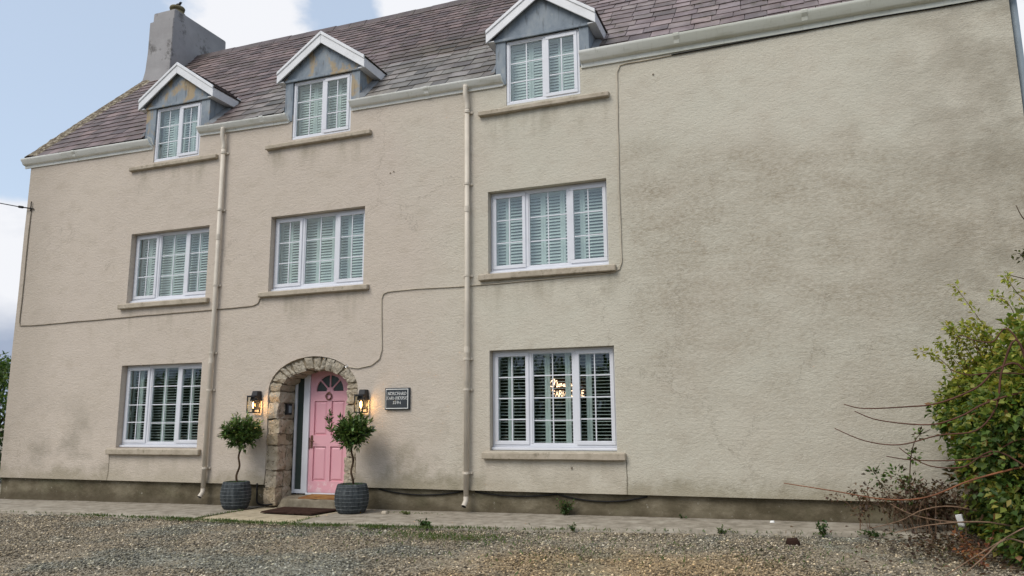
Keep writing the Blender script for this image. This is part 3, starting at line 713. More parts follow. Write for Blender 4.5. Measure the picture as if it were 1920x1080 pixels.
# every slate of the front slope, diminishing courses
SL = math.hypot(1, RS); slope_len = (RIDGE[0] - RY0) * SL; ux = Vector((0, 1 / SL, RS / SL)); un = Vector((0, -RS / SL, 1 / SL))
slates = []; s = 0.; course = 0
while s < slope_len - .06:
    ex = .275 - .085 * (s / slope_len); x = XL - .09 - random.random() * .2 - (.19 if course % 2 else 0)
    while x < XR + .1:
        w = random.gauss(.375, .035) - .05 * s / slope_len; a, b_ = max(x, XL - .07) + .006, min(x + w, XR + .1) - .006; x += w
        if b_ - a < .07: continue
        ym = RY0 + (s + .1) / SL
        if (a + b_) / 2 > -3.25 and s < .05: continue
        segs = [(a, b_)]
        for c0, _, _ in DORM:                                   # trim against the cheeks and the dormer roofs
            if ym < yE: hw = HW
            else: hw = max(0, (EH - .03) * (1 - (ym - yE + .03) / (yA - yE)))
            if hw <= 0: continue
            segs = [q2 for p, q_ in segs for q2 in ((p, min(q_, c0 - hw - .003)), (max(p, c0 + hw + .003), q_)) if q2[1] - q2[0] > .03]
        for p, q_ in segs: slates.append((p, q_, s + random.gauss(0, .008) - (random.uniform(.02, .06) if random.random() < .035 and s > .3 else 0), ex, course))
    s += ex; course += 1
def slate_geo(a, b_, s, ex, course):
    L_ = min(ex * 1.9, slope_len - s + .02); sk = random.gauss(0, .004); t = .012; lift = .026 + random.random() * .008; V = []
    ch = [random.uniform(0, .025) if random.random() < .35 else 0 for _ in range(2)]
    for top in (0, 1):
        for (x, sv, h) in ((a, s + sk + ch[0], lift), (b_, s - sk + ch[1], lift), (b_, s + L_, .001), (a, s + L_, .001)):
            p = Vector((0, RY0, RZ0)) + ux * sv + un * (h + (t if top else 0)); V.append((x, p.y, p.z + sag(x, p.y)))
    return V, [(0, 3, 2, 1), (4, 5, 6, 7), (0, 1, 5, 4), (1, 2, 6, 5), (2, 3, 7, 6), (3, 0, 4, 7)]
def shade():
    v = random.gauss(1, .21); v = max(.55, min(1.5, v)); return (v * random.uniform(.97, 1.04), v, v * random.uniform(.96, 1.04))
camp = Vector((0, -11.5, 1.485))
def apparent(q_):
    y = RY0 + q_[2] / SL; p = Vector(((q_[0] + q_[1]) / 2, y, rz(y))); d = p - camp; ang = _f.angle(d)
    vis = p.z - camp.z < .38 * (-d.dot(Vector((.35, -.93, 0)))) + 9
    lx, lf, lu = d.dot(_r), d.dot(_f), d.dot(_u); inv = abs(lx / lf) < .68 and abs(lu / lf) < .385
    return (1 if inv else 0, (q_[1] - q_[0]) * q_[3] / d.length_squared)
slates.sort(key=apparent, reverse=True)
for q_ in slates[:300]:
    V, F = slate_geo(*q_); py('slate', V, F, M['slate'], roof, cols=[shade()] * 6)
V = []; F = []; cc = []
for q_ in slates[300:]:
    v, f = slate_geo(*q_); n0 = len(V); V += v; F += [tuple(i + n0 for i in g) for g in f]; cc += [shade()] * 6
py('slates', V, F, M['slate'], roof, kind='stuff', cols=cc)
# ridge tiles and the lichened mortar of the left verge
x = XL + .75
while x < XR + .1:
    w = .46; mb = MB(); mb.extrude_x([(3.86 - .17, 11.29), (3.86 - .155, 11.33), (3.86 - .05, 11.475), (3.86, 11.50), (3.86 + .05, 11.475), (3.86 + .155, 11.33), (3.86 + .17, 11.29), (3.86, 11.44)], x + .004, x + w - .004)
    d = sag(x, 3.8) + random.gauss(0, .004); mb.V = [(a, b_, c_ + d) for a, b_, c_ in mb.V]
    py('ridge_tile', mb.V, mb.F, M['slate'], roof, cols=[(.62, .62, .66)] * len(mb.F)); x += w
V = []; F = []; n = 60
for i in range(n + 1):
    y = RY0 + .02 + (3.0 - RY0) * i / n
    for j, (dx, dn) in enumerate(((-.11, -.12), (-.13, .02), (-.08, .06), (.02, .075), (.17, .065), (.27, .03))):
        p = Vector((XL + dx + .02 * nz(y, j, 0, 6), y, rz(y) + sag(XL, y))) + un * (dn + .022 * nz(y, j, 3, 9)); V.append(tuple(p))
for i in range(n):
    for j in range(5): p = i * 6 + j; F.append((p, p + 1, p + 7, p + 6))
py('verge', V, F, M['verge'], roof, smooth=True)
# chimney on the left gable
ch = MB(); cx0, cx1, cy0, cy1 = XL + .01, XL + .84, 2.90, 4.98
prof = [(9.0, .10), (10.35, .07), (10.75, .02), (11.3, 0), (12.16, 0), (12.18, -.055), (12.44, -.06), (12.47, -.1)]
V = []; F = []
for z, g in prof:
    V += [(cx0 - g, cy0 - g, z), (cx1 + g * .6, cy0 - g, z), (cx1 + g * .6, cy1 + g, z), (cx0 - g, cy1 + g, z)]
for i in range(len(prof) - 1):
    for k in range(4): F.append((i * 4 + k, i * 4 + (k + 1) % 4, i * 4 + 4 + (k + 1) % 4, i * 4 + 4 + k))
F.append((28, 29, 30, 31)); chim = py('chimney', V, F, M['chimney'], house)
_bm = bmesh.new(); _bm.from_mesh(chim.data); bmesh.ops.bevel(_bm, geom=[e for e in _bm.edges], offset=.012, segments=2, affect='EDGES'); _bm.to_mesh(chim.data); _bm.free()
mb = MB().lathe([(.25, -.02), (.22, .06), (.17, .10), (.15, .16), (.19, .17), (.20, .21), (.19, .245), (.13, .255), (.12, .1)], (-15.33, 3.30, 12.46), 20)
mb.V = [(a + .012 * nz(a, b_, c_, 9), b_ + .012 * nz(a, b_, c_, 8), c_) for a, b_, c_ in mb.V]; mb.build('chimney_pot', M['terracotta'], chim, smooth=True)

# dormers
for c0, wa, wb in DORM:
    # gable board and side posts in blue-grey paint
    d = MB(); y0 = -.015
    tri = [(c0 - EH + .06, DZE - .16), (c0 + EH - .06, DZE - .16), (c0, DZA - .055)]
    d.add([(x, y, z) for y in (y0, y0 + .06) for x, z in tri], [(0, 1, 2), (5, 4, 3), (0, 3, 4, 1), (1, 4, 5, 2), (2, 5, 3, 0)])
    dorm = d.build('dormer', M['blue'], house)
    MB().box(c0 - HW, wa - .002, y0 - .004, .12, 7.17, DZE - .163).build('side_post', M['blue'], dorm, bevel=.004)
    MB().box(wb + .002, c0 + HW, y0 - .004, .12, 7.27 if c0 > -5 else 7.19, DZE - .163).build('side_post', M['blue'], dorm, bevel=.004)
    MB().box(c0 - HW - .01, c0 + HW + .01, y0 - .035, y0 - .005, DZE - .20, DZE - .145).build('head_strip', M['blue'], dorm, bevel=.008)
    for sgn in (-1, 1):
        xa = c0 + sgn * HW; xb = xa - sgn * .05
        V = [(x, y, z) for x in (xa, xb) for y, z in ((.122, 7.17), (.122, DZE - .01), (yE + .05, DZE - .01), (RY0 + .1, 7.17))]
        V = [(x, y, z) for x in (xa, xb) for y, z in ((.122, rz(.122) - .35), (.122, DZE - .01), (yE + .04, DZE - .01), (yE + .04, DZE - .4))]
        py('cheek', V, [(0, 1, 2, 3), (7, 6, 5, 4), (0, 4, 5, 1), (1, 5, 6, 2), (2, 6, 7, 3), (3, 7, 4, 0)], M['blue'], dorm)
        fx = xa + sgn * .006; P4 = [(y, rz(y)) for y in (RY0 + .06, yE + .02)]
        MB().hexa([(fx, P4[0][0], P4[0][1] - .02), (fx + sgn * .11, P4[0][0], P4[0][1] + .035), (fx + sgn * .11, P4[1][0], P4[1][1] + .035), (fx, P4[1][0], P4[1][1] - .02), (fx, P4[0][0], P4[0][1] + .12), (fx + sgn * .11, P4[0][0], P4[0][1] + .047), (fx + sgn * .11, P4[1][0], P4[1][1] + .047), (fx, P4[1][0], P4[1][1] + .12)]).build('lead_flashing', M['lead'], dorm)
        # roof slope of the dormer with its own little slates
        xe = c0 + sgn * EH; yf = -.10; th = .05
        P_ = [(xe, yf, DZE), (c0, yf, DZA), (c0, yA + .05, DZA), (xe, yE + .05, DZE)]
        MB().hexa([(x, y, z - th) for x, y, z in P_] + P_).build('dormer_roof', M['barge'], dorm)
        V = []; F = []; cc = []; sl = math.hypot(EH, DZA - DZE); dirx = Vector((-sgn * EH / sl, 0, (DZA - DZE) / sl)); nn = Vector((sgn * (DZA - DZE) / sl, 0, EH / sl)); e_ = .2; t = -.03; k = 0
        while t < sl - .05:
            yend = yE + (yA - yE) * max(0, t) / sl; y = yf - .02 - (.15 if k % 2 else 0)
            while y < yend:
                w = random.gauss(.3, .03); ya, yb = max(y, yf - .02) + .004, min(y + w, yend + .1) - .004; y += w
                if yb - ya < .06: continue
                n0 = len(V); T2 = min(t + e_ * 1.8, sl)
                for top in (0, 1):
                    for yy, tt, h in ((ya, t, .018), (yb, t, .018), (yb, T2, .002), (ya, T2, .002)):
                        p = Vector((xe, 0, DZE)) + dirx * tt + nn * (h + .01 * top); V.append((p.x, yy, p.z))
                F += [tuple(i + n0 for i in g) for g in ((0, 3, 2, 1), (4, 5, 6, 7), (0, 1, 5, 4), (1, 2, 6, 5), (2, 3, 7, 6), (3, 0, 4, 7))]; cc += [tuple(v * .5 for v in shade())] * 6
            t += e_; k += 1
        py('dormer_slates', V, F, M['slate'], dorm, kind='stuff', cols=cc)
        # bargeboard, its moulded capping, and the fascia along the dormer eaves
        yb = -.115; bd = .20; z0_, z1_ = DZE + .0, DZA
        xo = c0 + sgn * (EH + .015)
        def bar(y0_, y1_, lo, hi, name, mat, bev=.006):
            pts = [(xo, z0_ - lo), (c0, z1_ - lo), (c0, z1_ - hi), (xo, z0_ - hi)]
            py_ = MB().hexa([(pts[0][0], y0_, pts[0][1]), (pts[1][0], y0_, pts[1][1]), (pts[1][0], y1_, pts[1][1]), (pts[0][0], y1_, pts[0][1]),
                             (pts[3][0], y0_, pts[3][1]), (pts[2][0], y0_, pts[2][1]), (pts[2][0], y1_, pts[2][1]), (pts[3][0], y1_, pts[3][1])])
            return py_.build(name, mat, dorm, bevel=bev)
        bar(yb - .005, yb + .022, .215, .0, 'bargeboard', M['barge']); bar(yb - .022, yb + .03, .045, -.028, 'bargeboard_capping', M['barge'], .008)
        MB().box(min(xo, xo - sgn * .022), max(xo, xo - sgn * .022), yb + .024, yE + .10, DZE - .2, DZE - .02).build('eaves_fascia', M['barge'], dorm, bevel=.004)
        MB().box(min(c0 + sgn * (HW + .001), xo - sgn * .024), max(c0 + sgn * (HW + .001), xo - sgn * .024), yb + .024, yE - .05, DZE - .195, DZE - .18).build('soffit', M['barge'], dorm)
# gutters with ogee front, in four lengths
def gutter(x0, x1, zt, zb, big=0., tilt=0.):
    h = zt - zb; g = .145 + big
    prof = [(.0, zb), (-.028, zb), (-.034, zb + h * .30), (-g * .50, zb + h * .34), (-g * .62, zb + h * .42), (-g * .72, zb + h * .60), (-g * .95, zb + h * .80), (-g, zb + h * .93), (-g, zt), (-g + .012, zt), (-g + .02, zb + h * .86), (-g * .66, zb + h * .62), (-.045, zb + h * .45), (-.0, zb + h * .45)]
    n = max(2, int((x1 - x0) / .5)); mb = MB().extrude_x(prof, x0, x1, n, lambda x: .012 * nz(x, 7, 0, .6) + tilt * ((x - x0) / (x1 - x0) - .5))
    o = mb.build('gutter', M['gutter'], house)
    o.data.polygons.foreach_set('use_smooth', [len(p.vertices) == 4 for p in o.data.polygons]); 
    _b = bmesh.new(); _b.from_mesh(o.data)
    for e in _b.edges:
        if len(e.link_faces) == 2 and e.link_faces[0].normal.angle(e.link_faces[1].normal, 0) > .9: e.smooth = False
    _b.to_mesh(o.data); _b.free()
    for k in range(1, int((x1 - x0) / 1.9) + 1):       # union joints
        xx = x0 + 1.9 * k - .35
        if xx > x1 - .2: break
        MB().extrude_x([(y * 1.04 - .003, z + (.004 if z > zb + h * .5 else -.004)) for y, z in prof[1:10]] + [(-.03, zt - .01)], xx, xx + .085).build('gutter_joint', M['gutter'], o)
for x0, x1, zt, zb, big, tl in ((-16.02, -12.30, 7.295, 7.10, .01, -.05), (-11.05, -8.88, 7.325, 7.165, 0, -.05), (-7.47, -4.43, 7.325, 7.155, 0, -.01), (-3.03, 3.25, 7.47, 7.225, .03, 0)):
    gutter(x0, x1, zt, zb, big, tl)
for xx in (-12.29, -8.875, -4.425): MB().hexa([(xx, -.02, 7.16), (xx + .02, -.02, 7.16), (xx + .02, .0, 7.16), (xx, .0, 7.16), (xx - .06, -.13, 7.33), (xx - .04, -.13, 7.33), (xx - .03, .0, 7.33), (xx - .06, .0, 7.33)]).build('gutter_stop_end', M['gutter'], house)

# downpipes with swan necks, collars and shoes
for px_, zt, zb in ((-10.38, 7.20, .085), (-5.09, 7.20, .085)):
    r = .042; mb = MB().tube([(px_ - .02, -.10, zt + .04), (px_ - .02, -.10, zt - .14), (px_, -.075, zt - .30), (px_, -.075, zt - .4)], r, 12, smoothp=4)
    mb.tube([(px_, -.075, zt - .4), (px_ + .012, -.078, 3.5), (px_, -.08, zb + .17)], r, 12)
    mb.tube([(px_, -.08, zb + .17), (px_, -.085, zb + .1), (px_ - .01, -.15, zb + .02)], [r, r, r * 1.02], 12, cap=False)
    dp = mb.build('downpipe', M['pipe'], house, smooth=True)
    MB().tube([(px_ - .008, -.14, zb + .03), (px_ - .01, -.148, zb + .023)], r * .9, 12).build('pipe_mouth', M['rubber'], dp)
    for z in ((6.72, 5.55, 4.05, 2.75, 2.05, .62) if px_ < -7 else (6.75, 5.45, 3.85, 2.45, 1.95, .62)):
        m2 = MB().tube([(px_ + .006, -.078, z - .018), (px_ + .006, -.078, z + .018)], r * 1.2, 12); m2.box(px_ - .085, px_ + .085, -.03, -.004, z - .018, z + .018); m2.build('pipe_bracket', M['pipe'], dp)
    for z in (5.0, 2.6): MB().tube([(px_ + .008, -.078, z - .05), (px_ + .008, -.078, z + .05)], r * 1.13, 12).build('pipe_socket', M['pipe'], dp)
MB().tube([(XR + .075, .13, -.1), (XR + .075, .13, 7.4)], .05, 10).build('gable_downpipe', M['greypipe'], house, smooth=True)

# cables clipped to the render
def cable(pts, r, mat, name='cable', y=-.014):
    P_ = []
    for (x0, z0), (x1, z1) in zip(pts, pts[1:]):
        n = max(1, int(math.hypot(x1 - x0, z1 - z0) / .22))
        for k in range(n):
            f = k / n; x = x0 + (x1 - x0) * f; z = z0 + (z1 - z0) * f; P_.append((x + (.006 * nz(x, z, 2, 3)), wy(x, z) + y, z + .008 * nz(x, z, 5, 2.5)))
    P_.append((pts[-1][0], wy(*pts[-1]) + y, pts[-1][1]))
    return MB().tube(P_, r, 6).build(name, mat, house, smooth=True)
cable([(-15.70, 6.16), (-15.71, 3.62), (-15.68, 3.54), (-15.3, 3.53), (-12.84, 3.56), (-10.46, 3.585), (-9.52, 3.605), (-9.40, 3.65), (-9.36, 3.74)], .0105, M['cable_brown'])
cable([(-7.40, 2.39), (-7.2, 2.36), (-6.92, 2.41), (-6.76, 2.52), (-6.72, 2.68), (-6.74, 3.19), (-6.75, 3.57), (-6.71, 3.66), (-6.62, 3.69), (-6.08, 3.70), (-5.2, 3.68), (-4.4, 3.685), (-3.48, 3.705), (-2.62, 3.725), (-2.5, 3.77), (-2.46, 3.89), (-2.46, 5.29), (-2.43, 7.05), (-2.38, 7.16), (-2.28, 7.18), (-1.54, 7.185)], .0095, M['cable_cream'])
cable([(-1.54, 7.185), (.39, 7.212), (3.05, 7.225)], .012, M['rubber'], y=-.02)  # cable continues, coloured dark to stand for the shadow gap under the gutter
for (xa, xb, sg) in ((-6.75, -5.2, .075), (-4.98, -3.6, .05), (-3.6, -2.2, .09)):
    MB().tube([(xa + (xb - xa) * t, .03 - .02 * 0, ZB - .025 - sg * 4 * t * (1 - t)) for t in np.linspace(0, 1, 10)], .0125, 6).build('loose_cable', M['rubber'], house, smooth=True)
MB().tube([(-9.22, -.02, ZB + .02), (-9.20, -.035, .2), (-9.17, -.05, .03), (-9.0, -.06, .0), (-8.85, -.05, .015)], .016, 8, smoothp=4).build('duct', M['rubber'], house, smooth=True)
# hook and wall fixings
for x, z in ((-7.42, 2.41),): MB().torus((x, -.03, z), .022, .006, 'y', 12, 5).build('cable_eye', M['chrome'], house)
for x, z in ((-6.63, 5.86), (-6.56, 5.88), (-1.85, 6.92), (-3.35, .72)): MB().tube([(x, .01, z), (x + .003, -.018, z - .004)], [.018, .012], 7).build('wall_plug', M['cable_brown'], house)
br = MB().tube([(-15.62, -.02, 6.145), (-15.72, -.05, 6.165), (-15.93, -.07, 6.205)], .014, 6); br.tube([(-15.70, -.03, 6.10), (-15.70, -.03, 6.32)], .011, 6); br.tube([(-15.90, -.07, 6.20), (-16.02, -.07, 6.225)], .028, 8); br.build('cable_bracket', M['rubber'], house)

# ------------------------------------------------------------------ stone doorway
gate = MB()
NB = 40; ring = []
for i in range(NB + 1):
    xo_, zo_ = arch(i / NB); ring.append((xo_, zo_))
IW, IH = .700, .375                     # inner half width and rise of the arch
def inner(t):
    jl = AZ - ZB; al = 2.55; tot = 2 * jl + al; s = t * tot
    if s < jl: return (AC - IW, ZB + s)
    if s > jl + al: return (AC + IW, AZ - (s - jl - al))
    a = math.pi * (1 - (s - jl) / al); return (AC + IW * math.cos(a), AZ + IH * math.sin(a))
V = []; F = []
for i in range(NB + 1):
    o_, i_ = ring[i], inner(i / NB)
    if i in (0, NB): o_ = (o_[0], -.1); i_ = (i_[0], -.1)
    i2 = (i_[0] + (AC - i_[0]) * -.04, i_[1] + (.03 if i not in (0, NB) else 0))
    V += [(o_[0], .045, o_[1]), (i2[0], .045, i2[1]), (i2[0], .50, i2[1]), (o_[0], .50, o_[1])]
for i in range(NB):
    for k in range(4): F.append((i * 4 + k, i * 4 + (k + 1) % 4, i * 4 + 4 + (k + 1) % 4, i * 4 + 4 + k))
doorway = py('stone_doorway', V, F, M['mortar'], house)
def rough_stone(c8, seed, n=3, amp=.016):
    """six-sided block through eight corners, worn and lumpy"""
    c8 = [Vector(c) for c in c8]; V = []; F = []; ids = {}
    def pt(u, v, w):
        k = (round(u, 3), round(v, 3), round(w, 3))
        if k in ids: return ids[k]
        uu, vv, ww = [(2 * t - 1) for t in (u, v, w)]
        r = (abs(uu) ** 5 + abs(vv) ** 5 + abs(ww) ** 5) ** .2; mxx = max(abs(uu), abs(vv), abs(ww)); f = mxx / r if r else 1
        f = 1 - (1 - f) * .32; a, b_, d = [(t * f + 1) / 2 for t in (uu, vv, ww)]
        p = Vector((0, 0, 0))
        for i, (x, y, z) in enumerate(((0, 0, 0), (1, 0, 0), (1, 1, 0), (0, 1, 0), (0, 0, 1), (1, 0, 1), (1, 1, 1), (0, 1, 1))):
            p += c8[i] * ((a if x else 1 - a) * (b_ if y else 1 - b_) * (d if z else 1 - d))
        q_ = p * 6 + Vector((seed * 3.1, seed * 1.7, seed)); p += (Vector((mn.noise(q_), mn.noise(q_ + Vector((9, 0, 0))), mn.noise(q_ + Vector((0, 9, 0))))) + .55 * Vector((mn.noise(q_ * 3.1), mn.noise(q_ * 3.1 + Vector((9, 0, 0))), mn.noise(q_ * 3.1 + Vector((0, 9, 0)))))) * amp
        ids[k] = len(V); V.append(tuple(p)); return ids[k]
    for ax in range(3):
        for side in (0, 1):
            for i in range(n):
                for j in range(n):
                    q4 = []
                    for di, dj in ((0, 0), (1, 0), (1, 1), (0, 1)):
                        t = [0, 0, 0]; t[ax] = side; t[(ax + 1) % 3] = (i + di) / n; t[(ax + 2) % 3] = (j + dj) / n; q4.append(pt(*t))
                    F.append(tuple(q4 if side else q4[::-1]))
    return V, F
sid = 0
def stone(c8, amp=.016):
    global sid; sid += 1; V, F = rough_stone(c8, sid, 6, amp); o = py('stone', V, F, M['stone'], doorway, smooth=False); return o
def jz(z, k): return z + .028 * mn.noise(Vector((k * 7.3, z * 3, 1)))
def course(xa, xb, za, zb, k, first, last, y1=.47):
    g = .005; L0, L1 = (za if first else jz(za, 1)), (za if first else jz(za, 2)); T0, T1 = (zb if last else jz(zb, 1)), (zb if last else jz(zb, 2))
    yf = .005 + random.uniform(-.018, .018); xi = random.uniform(-.022, .014) * (1 if xb > xa else -1)
    lo, hi = (lambda f, z0, z1: z0 + (z1 - z0) * f), None
    def blk(fa, fb, yA, yB, ga=0, gb=0):
        p = [xa + (xb + xi - xa) * f for f in (fa, fb)]; b0 = [L0 + (L1 - L0) * f + g for f in (fa, fb)]; t0 = [T0 + (T1 - T0) * f - g for f in (fa, fb)]
        c8 = [(p[0] + ga, yA, b0[0]), (p[1] - gb, yA, b0[1]), (p[1] - gb, yB, b0[1]), (p[0] + ga, yB, b0[0]), (p[0] + ga, yA, t0[0]), (p[1] - gb, yA, t0[1]), (p[1] - gb, yB, t0[1]), (p[0] + ga, yB, t0[0])]
        if xb < xa: c8 = [c8[i] for i in (1, 0, 3, 2, 5, 4, 7, 6)]
        stone(c8, .03)
    if random.random() < .5 and zb - za > .2:                 # a facing stone with another behind it in the reveal
        ys = random.uniform(.16, .28); blk(0, 1, yf, ys - .006); blk(.1, 1, ys + .006, y1)
    else: blk(0, 1, yf, y1)
for xa, xb, lv in ((AC - AA + .004, AC - IW, [-.03, .30, .60, 1.02, 1.23, 1.50, 1.80, 1.99]), (AC + AA - .004, AC + IW, [-.03, .28, .58, .84, 1.10, 1.34, 1.52, 1.75, 2.0])):
    for k, (za, zb) in enumerate(zip(lv, lv[1:])): course(xa, xb, za, zb, k, k == 0, k == len(lv) - 2)
cuts = [0, .10, .22, .265, .315, .425, .495, .56, .60, .665, .76, .86, .93, 1.0]
for ta, tb in zip(cuts, cuts[1:]):
    def ep(t, a, h): th = math.pi * (1 - t); return AC + a * math.cos(th), AZ + h * math.sin(th)
    ta2, tb2 = ta + .005, tb - .005; yf = .012 + random.uniform(-.014, .014); g = random.uniform(-.025, .02)
    oa, ob = ep(ta2, AA - .006, AH - .006), ep(tb2, AA - .006, AH - .006); ia, ib = ep(ta2, IW + g, IH + g), ep(tb2, IW + g, IH + g)
    stone([(ia[0], yf + .01, ia[1]), (ib[0], yf + .01, ib[1]), (ib[0], .47, ib[1]), (ia[0], .47, ia[1]), (oa[0], yf, oa[1]), (ob[0], yf, ob[1]), (ob[0], .47, ob[1]), (oa[0], .47, oa[1])], .03)

# door, frame and side light, set back in the arch
DY = .455
fr = MB(); fz0, fz1 = .16, 2.46
fr.box(-8.83, -8.785, DY - .005, DY + .07, fz0, fz1); fr.box(-8.63, -8.50, DY - .01, DY + .08, fz0, fz1); fr.box(-7.665, -7.42, DY - .005, DY + .07, fz0, fz1); fr.box(-8.785, -8.63, DY, DY + .06, fz0, fz0 + .07)
frame = fr.build('door_frame', M['upvc'], house, bevel=.006)
MB().box(-8.784, -8.631, DY + .03, DY + .04, fz0 + .07, fz1).build('side_light', M['obscure'], frame)
MB().box(-8.50, -7.665, DY - .05, DY + .06, .145, .178).build('threshold', M['upvc'], frame, bevel=.006)
DX0, DX1, DZ0, DZ1 = -8.497, -7.668, .182, 2.46; dcx = (DX0 + DX1) / 2
dm = MB(); yb_ = DY + .02; st = .092; mu = .045
rails = [(DZ0, .385), (1.0, 1.20), (1.82, 2.0)]
dm.box(DX0, DX0 + st, yb_, yb_ + .045, DZ0, DZ1); dm.box(DX1 - st, DX1, yb_, yb_ + .045, DZ0, DZ1)
for a, b_ in rails: dm.box(DX0 + st, DX1 - st, yb_, yb_ + .044, a, b_)
for a, b_ in ((.385, 1.0), (1.20, 1.82)): dm.box(dcx - mu, dcx + mu, yb_, yb_ + .043, a, b_)
# head of the door with the fan-shaped opening
fr_ = .292; fz = 2.0; n = 20; Vh = []; Fh = []
for yy in (yb_, yb_ + .044):
    for k in range(n + 1):
        a = math.pi * k / n; Vh.append((dcx + fr_ * math.cos(a), yy, fz + fr_ * math.sin(a)))
    for k in range(n + 1):
        a = math.pi * k / n; c_, s_ = math.cos(a), math.sin(a); hw = (DX1 - DX0) / 2 - st; hh = DZ1 - fz
        kk = min(hw / abs(c_) if abs(c_) > 1e-6 else 9e9, hh / s_ if s_ > 1e-6 else 9e9); Vh.append((dcx + kk * c_, yy, fz + kk * s_))
m_ = n + 1
for k in range(n):
    Fh.append((k, k + 1, m_ + k + 1, m_ + k)); Fh.append((k, 2 * m_ + k, 2 * m_ + k + 1, k + 1))
dm.add(Vh, Fh)
for cxn in (-1, 1): dm.box(dcx + cxn * ((DX1 - DX0) / 2 - st) - .0005, dcx + cxn * ((DX1 - DX0) / 2 - st) + .0005, yb_ + .001, yb_ + .04, fz, DZ1)
door = dm.build('door', M['pink'], house)
for x0, x1 in ((DX0 + st, dcx - mu), (dcx + mu, DX1 - st)):
    for a, b_ in ((.385, 1.0), (1.20, 1.82)):
        p = MB(); p.box(x0, x1, yb_ + .028, yb_ + .034, a, b_); e = .045
        p.hexa([(x0 + .012, yb_ + .028, a + .012), (x1 - .012, yb_ + .028, a + .012), (x1 - .012, yb_ + .028, b_ - .012), (x0 + .012, yb_ + .028, b_ - .012),
                (x0 + e, yb_ + .010, a + e), (x1 - e, yb_ + .010, a + e), (x1 - e, yb_ + .010, b_ - e), (x0 + e, yb_ + .010, b_ - e)]); p.build('door_panel', M['pink'], door)
def fan(a0, a1, r0, r1, y0_, y1_, n=8):
    V = []; F = []
    for y in (y0_, y1_):
        for r in (r0, r1):
            for k in range(n + 1): a = a0 + (a1 - a0) * k / n; V.append((dcx + r * math.cos(a), y, fz + r * math.sin(a)))
    q_ = n + 1
    for k in range(n): F += [(k, k + 1, q_ + k + 1, q_ + k), (2 * q_ + k, 3 * q_ + k, 3 * q_ + k + 1, 2 * q_ + k + 1), (q_ + k, q_ + k + 1, 3 * q_ + k + 1, 3 * q_ + k), (k, 2 * q_ + k, 2 * q_ + k + 1, k + 1)]
    return V, F
for k in range(4):
    V, F = fan(math.pi * k / 4 + .03, math.pi * (k + 1) / 4 - .03, .065, .2925, yb_ + .024, yb_ + .03); py('fanlight_pane', V, F, M['obscure'], door)
for k in (1, 2, 3):
    a = math.pi * k / 4; dx, dz = math.cos(a), math.sin(a)
    MB().tube([(dcx + .05 * dx, yb_ + .016, fz + .05 * dz), (dcx + .291 * dx, yb_ + .016, fz + .291 * dz)], .0165, 6).build('fanlight_bar', M['pink'], door)
V, F = fan(0, math.pi, .0, .075, yb_ + .004, yb_ + .03, 12); py('fanlight_hub', V, F, M['pink'], door)
kn = MB().torus((dcx - .01, yb_ - .022, 1.905), .058, .013, 'y', 20, 6); kn.tube([(dcx - .01, yb_, 1.965), (dcx - .01, yb_ - .03, 1.965)], .022, 8); kn.build('door_knocker', M['brass'], door, smooth=True)
hd = MB().box(DX0 + .035, DX0 + .085, yb_ - .012, yb_, .97, 1.2); hd.tube([(DX0 + .06, yb_ - .01, 1.10), (DX0 + .06, yb_ - .055, 1.10), (DX0 + .15, yb_ - .06, 1.095)], .011, 8); hd.build('door_handle', M['brass'], door, bevel=.004)
MB().box(DX0 + .005, DX0 + .018, yb_ - .012, yb_, .95, 1.16).build('lock_plate', M['brass'], door)
# step
V, F = rough_stone([(-8.70, -.17, -.06), (-7.40, -.14, -.06), (-7.40, .46, -.06), (-8.84, .46, -.06), (-8.62, -.14, .125), (-7.44, -.11, .12), (-7.44, .46, .15), (-8.83, .46, .15)], 77, 7, .014)
py('doorstep', V, F, M['step'], house, smooth=True)

# ------------------------------------------------------------------ things on and by the wall
kp = empty('keypad', (-8.84, .26, 1.57), 'small black keypad box fixed inside the stone door jamb', 'keypad')
MB().box(-8.855, -8.79, .20, .33, 1.575, 1.775).build('case', M['black'], kp, bevel=.006)
MB().box(-8.789, -8.783, .225, .305, 1.61, 1.74).build('face', M['greypipe'], kp, bevel=.002)

